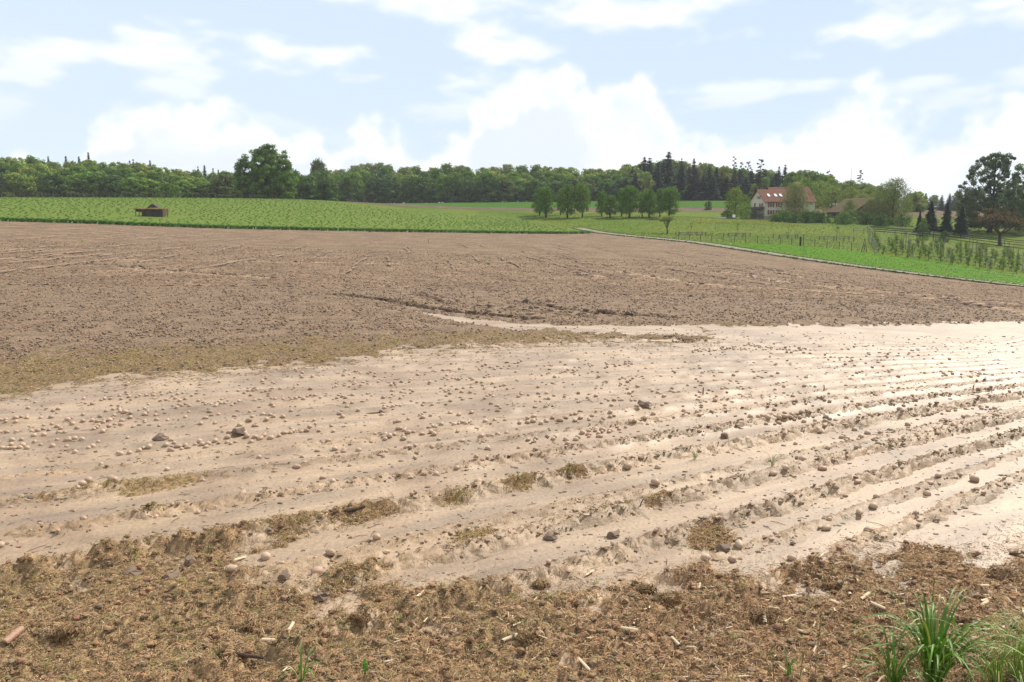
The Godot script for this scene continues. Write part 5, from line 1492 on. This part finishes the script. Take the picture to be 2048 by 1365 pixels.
func strew_clods() -> void:
	rng.seed = 432
	var fine := [lumpy(11, 5, 7, 1.0, 0.75, 0.9, 0.75, true), lumpy(12, 5, 7, 1.2, 0.6, 0.85, 0.8, true), lumpy(13, 4, 6, 1.0, 0.85, 1.0, 0.7, true)]
	var crumb := [lumpy(14, 3, 5, 1.0, 0.7, 0.9, 0.6, true), lumpy(15, 3, 5, 1.1, 0.8, 0.8, 0.7, true)]
	for k in CLODS.size():
		var c: Array = CLODS[k]
		var m: StandardMaterial3D = M.clod
		var o := single("soil_clod", fine[k % 3], m, Vector3(c[0], top_at(c[0], c[1]) + c[2] * 0.3, -c[1]), "large dark clod %s" % ["beside the dense string of potatoes", "standing up on smooth silt among scattered potatoes", "on the ridge of many potatoes", "on the smooth silt by the debris edge", "in debris by the drowned grass", "in debris nearest the drowned grass tuft", "at the inner edge of the debris", "on the rough second ridge", "on the silt below the second ridge", "on the far rough ridge", "beside two lone potatoes", "at the point of the silt tongue in the debris"][k], "clod", "large clods on the silt")
		var mm: StandardMaterial3D = M.clod.duplicate()
		mm.albedo_color = Color(0.15, 0.105, 0.075).linear_to_srgb(); o.material_override = mm
		o.basis = Basis(Vector3.UP, rng.randf() * TAU).scaled(Vector3.ONE * c[2])
	# on the ridges
	var X := [[], [], []]; var C := [[], [], []]
	for k in 34000:
		var row := rng.randi() % 10
		var x := rng.randf_range(-6.0, 7.5)
		var c: float = RIDGES[row] + rng.randfn() * 0.12
		var d := on_row(c, x)
		if d < 3.0 or absf(x) > 0.72 * d + 1.0: continue
		if rng.randf() > [0.6, 0.4, 1.0, 1.0, 0.5, 1.0, 1.0, 0.6, 0.3, 0.14][row]: continue
		if NM.get_noise_2d(x * 0.8 + 5.0, d * 0.8) < -0.25: continue
		near(x, d)
		if z_deb > 0.5 or z_back > 0.2 or z_soil < z_mud - 0.012: continue
		var r := 0.004 + 0.017 * pow(rng.randf(), 3.8)
		var q := rng.randi() % 3
		X[q].push_back(Transform3D(spin().scaled(Vector3(r * rng.randf_range(0.8, 1.5), r * 0.8, r)), Vector3(x, gy(x, d) + maxf(z_soil, z_mud) + r * 0.1, -d)))
		C[q].push_back(jitter(Color(0.31, 0.22, 0.143), 0.28))
	for k in 14000:      # strays on the flat silt
		var d := 4.0 + 12.0 * rng.randf()
		var x := rng.randf_range(-0.68, 0.68) * d
		near(x, d)
		if z_deb > 0.3 or z_back > 0.2: continue
		var r := (0.0016 + 0.012 * pow(rng.randf(), 5.0)) * (0.6 + d * 0.07)
		X[2].push_back(Transform3D(spin().scaled(Vector3(r * rng.randf_range(1, 1.8), r * 0.7, r)), Vector3(x, gy(x, d) + maxf(z_soil, z_mud) + r * 0.2, -d)))
		C[2].push_back(jitter(Color(0.2, 0.14, 0.095), 0.3))
	for q in 3:
		scatter("ridge_clods", fine[q], M.wet_clod, X[q], C[q], "wet earth clods and crumbs along the half drowned ridges", "clods")
	# on the tilled slope
	X = [[], []]; C = [[], []]
	for k in 95000:
		var d := 10.5 * pow(7.0, pow(rng.randf(), 1.15))
		var x := rng.randf_range(-0.74, 0.74) * d
		var y := 0.0
		if d < 27.0:
			near(x, d)
			if z_back < 0.6 or rng.randf() < z_strip * 0.85: continue
			y = z_soil - gully(x, d)
		else:
			y = 0.035
		if NM.get_noise_2d(x * 0.35, d * 0.35) < -0.42: continue
		if d > 22.0:
			var bare := false
			for g in RILLS:
				if to_line(Vector2(x, d), g) < 0.45: bare = true; break
			if bare: continue
		var r := (0.008 + 0.018 * pow(rng.randf(), 3.0)) * (1.0 + d / 40.0)
		var q := rng.randi() % 2
		X[q].push_back(Transform3D(spin().scaled(Vector3(r, r * 0.85, r)), Vector3(x, gy(x, d) + y + r * 0.3, -d)))
		C[q].push_back(jitter(Color(0.2, 0.138, 0.092), 0.28))
	# clods broken from the banks of the gullies
	for g in GULLIES:
		for p in resample(g, 90):
			if rng.randf() < 0.5: continue
			var x: float = p.x + rng.randfn() * 0.15; var d: float = p.y + 0.25 + absf(rng.randfn()) * 0.3
			near(x, d)
			var r := 0.02 + 0.075 * pow(rng.randf(), 2.5)
			X[0].push_back(Transform3D(spin().scaled(Vector3(r * 1.3, r, r)), Vector3(x, gy(x, d) + z_soil - gully(x, d) + r * 0.2, -d))); C[0].push_back(jitter(Color(0.17, 0.115, 0.08), 0.2))
	for g in RILLS:
		for p in resample(g, 260):
			if rng.randf() < 0.45: continue
			var x: float = p.x + rng.randfn() * 0.35; var d: float = p.y + 0.5 + absf(rng.randfn()) * 0.5
			if d < 27.0: continue
			var r := 0.03 + 0.1 * pow(rng.randf(), 2.5)
			X[1].push_back(Transform3D(spin().scaled(Vector3(r * 1.4, r, r)), P(x, d, 0.04))); C[1].push_back(jitter(Color(0.17, 0.115, 0.08), 0.2))
	for q in 2:
		scatter("field_crumbs", crumb[q], M.clod, X[q], C[q], "earth crumbs and clods covering the tilled slope", "soil crumbs")
	# short branching rills on the upper slope, their edges turned up
	var mb := MB.new()
	for k in 80:
		var d := rng.randf_range(52, 112)
		var x := rng.randf_range(-0.66, 0.32) * d
		var dirx := rng.randf_range(0.06, 0.2)
		var steps := rng.randi_range(10, 26)
		for s in steps:
			var l := rng.randf_range(0.5, 1.3)
			var x2 := x + l * (dirx + rng.randf_range(-0.15, 0.15)); var d2 := d - l
			if d < along(EDGE_FAR, x) - 2.0 and rng.randf() < 0.75:
				var hh := rng.randf_range(0.03, 0.09)
				var a := P(x, d, 0.06); var b := P(x2, d2, 0.06)
				var off := Vector3(0.07, 0, -0.02)
				var col := jitter(Color(0.19, 0.13, 0.085), 0.15)
				var up := Vector3(0, 0.05 + hh * 0.3, 0)
				mb.quad(a - off + up, b - off + up, b + up * 1.3, a + up * 1.3, col)
				mb.quad(a + up * 1.3, b + up * 1.3, b + off + up * 0.8, a + off + up * 0.8, col)
			x = x2; d = d2
	var o := MeshInstance3D.new()
	o.name = "rill_banks"; o.mesh = mb.mesh(); o.material_override = M.clod
	add_child(o); tag(o, "fine branching rills washed into the upper tilled slope", "rills", "", "stuff")

func straw_mesh(bent: float) -> ArrayMesh:
	var mb := MB.new()
	mb.tube([Vector3(-0.5, 0, 0), Vector3(0, bent, 0.06), Vector3(0.5, 0, 0)], [0.04, 0.05, 0.03], 3, Color.WHITE, false)
	return mb.mesh()

func strew_litter() -> void:
	rng.seed = 543
	var straws := [straw_mesh(0.02), straw_mesh(0.13)]
	var X := [[], []]; var C := [[], []]
	var tones := [Color(0.41, 0.255, 0.135), Color(0.26, 0.16, 0.08), Color(0.48, 0.325, 0.185), Color(0.16, 0.098, 0.055), Color(0.4, 0.265, 0.14), Color(0.58, 0.46, 0.31)]
	for k in 190000:
		var d := rng.randf_range(2.9, 5.7)
		var x := rng.randf_range(-0.74, 0.76) * d
		near(x, d)
		if rng.randf() > maxf(z_deb, 0.22 * smoothstep(0.4, 0.0, d - lut(deb_lut, x))): continue
		z_soil = maxf(z_soil, z_mud)
		var l := 0.01 + 0.045 * pow(rng.randf(), 3.0)
		var q := rng.randi() % 2
		var tone: Color = tones[mini(rng.randi() % 5 if rng.randf() < 0.9 else 5, 5)]
		if x < 0.2 and rng.randf() < 0.3: tone = Color(0.33, 0.235, 0.12)
		var b := Basis(Vector3.UP, rng.randf() * TAU).rotated(Vector3(cos(k), 0, sin(k)), rng.randfn() * 0.35)
		X[q].push_back(Transform3D(b.scaled_local(Vector3(l, 0.03, 0.03)), Vector3(x, gy(x, d) + z_soil + rng.randf() * 0.012, -d)))
		C[q].push_back(jitter(tone, 0.3))
	for k in 42000:     # the olive line the water left behind
		var d := rng.randf_range(9.3, 17.5)
		var x := rng.randf_range(-0.72, 0.4) * d
		near(x, d)
		if rng.randf() > z_strip: continue
		var l := rng.randf_range(0.02, 0.065)
		var b := Basis(Vector3.UP, rng.randf() * TAU).rotated(Vector3(cos(k), 0, sin(k)), rng.randfn() * 0.3)
		X[k % 2].push_back(Transform3D(b.scaled_local(Vector3(l, 0.06, 0.06)), Vector3(x, gy(x, d) + z_soil + 0.006, -d)))
		C[k % 2].push_back(jitter([Color(0.36, 0.25, 0.115), Color(0.26, 0.205, 0.075), Color(0.44, 0.32, 0.16)][k % 3], 0.25))
	for m in MATS:      # the small mats on the ridges
		for k in 420:
			var x: float = m[0] + rng.randfn() * m[2] * 0.55
			var d: float = m[1] + 0.5 * (x - m[0]) + rng.randfn() * m[3] * 0.6
			near(x, d)
			var l := 0.012 + 0.045 * pow(rng.randf(), 2.0)
			X[k % 2].push_back(Transform3D(Basis(Vector3.UP, rng.randf() * TAU).rotated(Vector3(cos(k), 0, sin(k)), rng.randfn() * 0.45).scaled_local(Vector3(l, 0.035, 0.035)), Vector3(x, gy(x, d) + maxf(z_soil, z_mud) + rng.randf() * 0.01, -d)))
			C[k % 2].push_back(jitter([Color(0.36, 0.25, 0.125), Color(0.27, 0.19, 0.09), Color(0.26, 0.23, 0.08)][k % 3], 0.3))
	for k in 16000:     # wisps thinning out over the shore of the silt
		var x := rng.randf_range(-8.0, 4.0)
		var d := lut(shore_lut, x) + rng.randfn() * 0.45
		near(x, d)
		if z_strip > 0.7 or NM.get_noise_2d(x * 1.2, d * 1.2) < -0.1: continue
		var l := rng.randf_range(0.015, 0.06)
		X[k % 2].push_back(Transform3D(Basis(Vector3.UP, rng.randf() * TAU).scaled_local(Vector3(l, 0.05, 0.05)), Vector3(x, gy(x, d) + maxf(z_soil, z_mud) + 0.003, -d)))
		C[k % 2].push_back(jitter([Color(0.34, 0.23, 0.11), Color(0.25, 0.185, 0.08)][k % 2], 0.3))
	for k in 2200:      # twigs on the silt
		var d := rng.randf_range(4.2, 15.0)
		var x := rng.randf_range(-0.68, 0.68) * d
		near(x, d)
		if z_deb > 0.4 or z_back > 0.2: continue
		var l := 0.02 + 0.12 * pow(rng.randf(), 4.0)
		X[1].push_back(Transform3D(Basis(Vector3.UP, rng.randf() * TAU).scaled_local(Vector3(l, 0.045, 0.045)), Vector3(x, gy(x, d) + maxf(z_soil, z_mud) + 0.002, -d)))
		C[1].push_back(jitter(Color(0.13, 0.09, 0.06), 0.35))
	for q in 2:
		scatter("plant_litter", straws[q], M.litter, X[q], C[q], "matted bits of straw and roots left by the water", "plant litter")
	# green sprouts
	var sp := tuft_mesh(7, 0.022, 0.035, 0.0022, 1.0)
	var G := []; var H := []
	for k in 6500:
		var d := rng.randf_range(3.0, 7.4)
		var x := rng.randf_range(-0.72, 0.5) * d
		if d > 5.6 and k % 3: d = rng.randf_range(3.2, 5.6)
		near(x, d)
		if rng.randf() > z_deb * clampf(0.25 - x * 0.14 + 0.9 * NM.get_noise_2d(x * 1.3, d * 1.3 + 9.0), 0.03, 1.0): continue
		G.push_back(xf(Vector3(x, gy(x, d) + z_soil, -d), rng.randf_range(0.4, 1.1))); H.push_back(jitter(Color(0.19, 0.2, 0.05), 0.35))
	for k in 2600:
		var d := rng.randf_range(9.3, 17.5)
		var x := rng.randf_range(-0.72, 0.4) * d
		near(x, d)
		if rng.randf() > z_strip * clampf(0.5 + 1.2 * NM.get_noise_2d(x * 0.6, d * 0.6), 0.1, 1.0): continue
		G.push_back(xf(Vector3(x, gy(x, d) + z_soil, -d), rng.randf_range(0.9, 1.9))); H.push_back(jitter(Color(0.17, 0.165, 0.04), 0.3))
	scatter("weed_sprouts", sp, M.blade, G, H, "tiny green sprouts caught in the plant debris", "sprouts")
	# crumbs of earth among the debris
	var bits := lumpy(16, 4, 6, 1.0, 0.7, 0.9, 0.8, true)
	var E := []; var F := []
	for k in 16000:
		var d := rng.randf_range(3.0, 5.6)
		var x := rng.randf_range(-0.72, 0.74) * d
		near(x, d)
		if rng.randf() > z_deb: continue
		var r := 0.004 + 0.018 * pow(rng.randf(), 3.5)
		E.push_back(Transform3D(spin().scaled(Vector3(r * 1.2, r * 0.8, r)), Vector3(x, gy(x, d) + z_soil + r * 0.3, -d))); F.push_back(jitter(Color(0.2, 0.125, 0.07), 0.35))
	scatter("debris_crumbs", bits, M.clod, E, F, "dark crumbs of earth among the foreground debris", "soil crumbs")
	# matted root heaps
	for k in HEAPS.size():
		var h: Array = HEAPS[k]
		var mb := MB.new()
		var r: float = h[2]
		for q in 420:
			var o := ball()
			var p := Vector3(o.x * r, absf(o.y) * r * 0.6, o.z * r * 0.8) * pow(rng.randf(), 0.3)
			var t := (o.cross(ball()) + Vector3(rng.randfn(), 0, rng.randfn()) * 0.3).normalized() * rng.randf_range(0.008, 0.032)
			mb.leaf(p, t, t.cross(o).normalized() * rng.randf_range(0.0012, 0.0035), o, jitter([Color(0.17, 0.105, 0.055), Color(0.11, 0.068, 0.036), Color(0.24, 0.16, 0.085)][q % 3], 0.3))
		single("root_heap", mb.mesh(), M.litter, Vector3(h[0], top_at(h[0], h[1]) - 0.012, -h[1]), "%s heap of matted brown roots in debris, %s" % ["large" if h[2] > 0.085 else "small", "close to the tall grass" if h[0] > 1.3 and h[1] < 4.3 else "at the silt edge" if h[1] > 4.25 else "near the thin green shoots" if h[0] < -0.1 and h[0] > -1.5 else "by the pinkish stub" if h[0] < -1.5 else "between shoots and flowering grass"], "root heap", "matted root heaps")
	# pieces of maize stalk
	var pieces := []
	for v in 3:
		var mb := MB.new()
		for s in 7:     # a split half pipe
			var a0: float = PI * s / 7.0 * [0.8, 1.0, 1.6][v]; var a1: float = PI * (s + 1) / 7.0 * [0.8, 1.0, 1.6][v]
			var r := 0.009
			for side in [1.0, 0.78]:
				var p := Vector3(-0.5, sin(a0) * r * side, cos(a0) * r * side); var q := Vector3(-0.5, sin(a1) * r * side, cos(a1) * r * side)
				mb.quad(p, q, q + Vector3(1.0, 0, 0), p + Vector3(1.0 + 0.06 * (s % 3), 0, 0), jitter(Color(0.55, 0.44, 0.3), 0.12))
		pieces.push_back(mb.mesh())
	var spots := STALKS.duplicate()
	for k in 240:
		var d := rng.randf_range(3.2, 5.0)
		spots.push_back([lerpf(-0.5, 0.72, sqrt(rng.randf())) * d, d])
	for k in spots.size():
		var x: float = spots[k][0]; var d: float = spots[k][1]
		near(x, d)
		if z_deb < 0.5 and k >= STALKS.size(): continue
		var l := rng.randf_range(0.045, 0.095) if k < STALKS.size() else rng.randf_range(0.018, 0.06)
		var w := 1.0 if k < STALKS.size() else rng.randf_range(0.25, 0.55)
		var spot := "beside the tall grass clump"
		var nearest := 99.0
		for m in [[1.95, 3.36, "beside the tall grass clump"], [-2.54, 3.73, "near the pinkish stalk stub"], [-0.85, 3.41, "near the thin green shoots"], [1.42, 3.5, "near the flowering grass stems"], [2.6, 3.8, "behind the fine pale grass"], [0.3, 3.6, "among the bare middle debris"], [0.9, 4.1, "among the root heaps"], [2.9, 4.6, "by the big root heap near the silt"], [1.7, 4.5, "close to the silt edge"], [-0.6, 4.2, "at the silt edge past the shoots"], [-1.9, 4.4, "among the clods in the debris"]]:
			var q := Vector2(x - m[0], d - m[1]).length()
			if q < nearest:
				nearest = q; spot = m[2]
		var o := single("stalk_piece", pieces[k % 3], M.litter, Vector3(x, gy(x, d) + maxf(z_soil, z_mud) + 0.012, -d), "%s %s %s maize stalk piece %s" % ["long" if l > 0.055 else "short" if l < 0.035 else "middling", "thick" if w > 0.9 else "thin" if w > 0.4 else "very thin", ["flat split", "half round", "rolled"][k % 3], spot], "stalk piece", "maize stalk pieces")
		o.basis = Basis(Vector3.UP, rng.randf() * TAU).rotated(Vector3.RIGHT, rng.randf_range(-0.25, 0.25)).scaled_local(Vector3(l, w, w))
	var cob := MB.new()
	cob.tube([Vector3(-0.055, 0, 0), Vector3(-0.05, 0, 0), Vector3(0.05, 0.004, 0), Vector3(0.055, 0.004, 0)], [0.014, 0.019, 0.018, 0.013], 12, Color(0.48, 0.28, 0.19))
	var co := single("stalk_stub", cob.mesh(), M.potato, Vector3(-2.54, top_at(-2.54, 3.73) + 0.015, -3.73), "short thick pinkish stalk stub lying in the green flecked debris", "stalk stub")
	co.rotation = Vector3(0.1, 1.35, 0.15)
	# twigs and sticks one can pick out
	for s in [[-1.16, 5.53, 0.16, 0.4, 0.016], [-1.3, 3.52, 0.22, 0.25, 0.012], [0.98, 5.66, 0.07, 1.2, 0.005], [2.36, 9.5, 0.085, 1.5, 0.009], [3.95, 9.75, 0.075, 1.5, 0.008], [5.9, 9.85, 0.07, 1.5, 0.008], [-2.0, 4.2, 0.16, 0.1, 0.007], [3.32, 4.84, 0.14, 0.5, 0.014], [0.1, 4.6, 0.2, 0.5, 0.004], [-1.5, 8.6, 0.35, 0.15, 0.006]]:
		var m := MB.new()
		var l: float = s[2]
		m.tube([Vector3(-l * 0.5, 0, 0), Vector3(-l * 0.1, 0.004, 0.006), Vector3(l * 0.5, 0.0, -0.01)], [s[4], s[4] * 0.9, s[4] * 0.6], 7, Color(0.12, 0.085, 0.06))
		var o := single("stick", m.mesh(), M.bark, Vector3(s[0], top_at(s[0], s[1]) + s[4] * 0.7 + (l * 0.42 if s[3] > 1.1 else 0.0), -s[1]), "dark stick standing upright in the mud" if s[3] > 1.1 else "dark stick lying flat on the mud and debris", "stick", "upright sticks" if s[3] > 1.1 else "flat sticks")
		o.rotation = Vector3(0, rng.randf_range(-0.5, 0.5), s[3] if s[3] > 1.1 else s[3] * 0.2)

# ---------------------------------------------------------------- grasses in the foreground
func blade(pts: Array, width: float, col: Color) -> ArrayMesh:
	var cv := Curve3D.new()
	cv.add_point(pts[0], Vector3.ZERO, (pts[1] - pts[0]) * 0.6)
	cv.add_point(pts[2], (pts[1] - pts[2]) * 0.6, Vector3.ZERO)
	var mb := MB.new()
	var n := 12
	var prev := Vector3.ZERO
	for k in n + 1:
		var t := float(k) / n
		var p := cv.sample(0, t)
		var tan := (cv.sample(0, minf(t + 0.03, 1)) - cv.sample(0, maxf(t - 0.03, 0))).normalized()
		var side := tan.cross(Vector3.UP)
		if side.length() < 0.12: side = prev if prev != Vector3.ZERO else Vector3(0.7, 0, 0.7)
		side = side.normalized()
		if prev != Vector3.ZERO: side = (side + prev * 1.5).normalized()
		prev = side
		var up := side.cross(tan).normalized()
		var w := width * minf(1.0, 0.55 + t * 2.0) * sqrt(maxf(0.0, 1.0 - pow(t, 2.6)))
		var c := col * (1.0 + 0.12 * sin(t * 9.0))
		mb.vert(p - side * w + up * w * 0.45, (up - side * -0.45).normalized(), c)
		mb.vert(p, up, col * 0.85)
		mb.vert(p + side * w + up * w * 0.45, (up - side * 0.45).normalized(), c)
	for k in n:
		var q := k * 3
		for s in 2:
			mb.i.append_array(PackedInt32Array([q + s, q + s + 3, q + s + 1, q + s + 1, q + s + 3, q + s + 4]))
	return mb.mesh()

func grass_clump(called: String, label: String, at: Vector3, blades: int, h: float, spread: float, width: float, col: Color, lean := Vector3.ZERO) -> void:
	var t := thing(called, label, "grass", at)
	for k in blades:
		var a := k * 2.4 + rng.randf_range(-0.4, 0.4)
		var o := Vector3(cos(a), 0, sin(a))
		var l := h * rng.randf_range(0.62, 1.08)
		var out := spread * rng.randf_range(0.25, 1.1)
		var root := o * rng.randf() * spread * 0.12
		var top := root + o * out * 0.3 + Vector3(0, l * 1.15, 0) + lean * 0.5
		var tip := root + o * out + Vector3(0, l * rng.randf_range(0.2, 0.95), 0) + lean
		part("blade", blade([root, top, tip], width * rng.randf_range(0.5, 1.15), jitter(Color(0.36, 0.29, 0.14) if k % 9 == 4 else col, 0.22)), M.blade, t)

func grow_near() -> void:
	rng.seed = 654
	grass_clump("wild_grass", "tall clump of broad bladed bright green grass in the brown debris", Vector3(1.95, top_at(1.95, 3.36), -3.36), 84, 0.43, 0.36, 0.007, Color(0.12, 0.21, 0.034))
	grass_clump("wild_grass", "smaller broad bladed shoots leaning beside the tall clump", Vector3(1.74, top_at(1.74, 3.3), -3.3), 34, 0.26, 0.28, 0.0055, Color(0.115, 0.19, 0.036))
	for k in 4:
		grass_clump("fine_grass", "fine leaved pale green grass, %s from the tall broad clump" % ["first", "second", "third", "fourth"][k], Vector3(2.22 + k * 0.13, top_at(2.22 + k * 0.13, 3.32 + 0.07 * k), -3.32 - 0.07 * k), 60, 0.3, 0.26, 0.0022, Color(0.2, 0.27, 0.06), Vector3(-0.1, 0, 0.02))
	grass_clump("grass_tuft", "few thin green shoots at the bottom edge beside the root heaps", Vector3(-0.99, top_at(-0.99, 3.4), -3.4), 9, 0.17, 0.14, 0.004, Color(0.14, 0.25, 0.05))
	grass_clump("grass_tuft", "two or three upright glossy shoots in bare brown debris", Vector3(-0.69, top_at(-0.69, 3.42), -3.42), 4, 0.17, 0.05, 0.006, Color(0.12, 0.24, 0.045))
	grass_clump("grass_tuft", "sparse low shoots left of the flowering grass stems", Vector3(1.3, top_at(1.3, 3.42), -3.42), 7, 0.12, 0.1, 0.004, Color(0.13, 0.2, 0.05))
	var st := thing("flowering_grass", "tall thin flowering grass stems with narrow seed heads", "grass", Vector3(1.42, top_at(1.42, 3.4), -3.4))
	for s in [[0.0, 0.33, 0.01], [-0.19, 0.16, -0.02], [-0.07, 0.13, 0.01], [0.52, 0.5, 0.0]]:
		var m := MB.new()
		m.tube([Vector3(s[0], -0.02, 0), Vector3(s[0] + s[2], s[1], 0)], [0.002, 0.0013], 5, Color(0.16, 0.2, 0.06))
		var o := part("stem", m.mesh(), M.blade, st)
		m = MB.new()
		var top := Vector3(s[0] + s[2], s[1], 0)
		for q in 40:
			var y := rng.randf()
			var dir := Vector3(rng.randfn() * 0.4, 1, rng.randfn() * 0.4).normalized() * 0.008
			m.leaf(top - Vector3(0, y * s[1] * 0.35, 0) + Vector3(rng.randfn(), 0, rng.randfn()) * 0.0025, dir, dir.cross(ball()).normalized() * 0.002, ball(), jitter(Color(0.24, 0.22, 0.08), 0.25))
		part("seed_head", m.mesh(), M.blade, o)
	var n := -1
	for s in [[-2.45, 5.08, 0.1], [1.66, 6.9, 0.12], [2.3, 6.7, 0.14], [-2.0, 4.9, 0.08], [0.05, 6.2, 0.06], [-1.5, 5.3, 0.07]]:
		n += 1
		grass_clump("drowned_grass", "half drowned grass tuft %s" % ["on the debris ridge left by the water", "on a rough ridge with few potatoes", "tallest of those on the rough ridges", "at the inner edge of the debris", "on a small straw mat", "on the long debris ridge beside the stick"][n], Vector3(s[0], top_at(s[0], s[1]) - 0.005, -s[1]), 14, s[2], s[2] * 0.8, 0.0026, Color(0.17, 0.18, 0.06))

func _ready() -> void:
	var t0 := Time.get_ticks_msec()
	make_light()
	print("sky ", Time.get_ticks_msec() - t0)
	make_materials()
	build_ground()
	print("ground ", Time.get_ticks_msec() - t0)
	make_kinds(); plant_woods(); plant_singles()
	print("trees ", Time.get_ticks_msec() - t0)
	grow_far(); build_farm(); build_orchard()
	print("far ", Time.get_ticks_msec() - t0)
	strew_potatoes(); strew_clods(); strew_litter(); grow_near()
	print("near ", Time.get_ticks_msec() - t0)
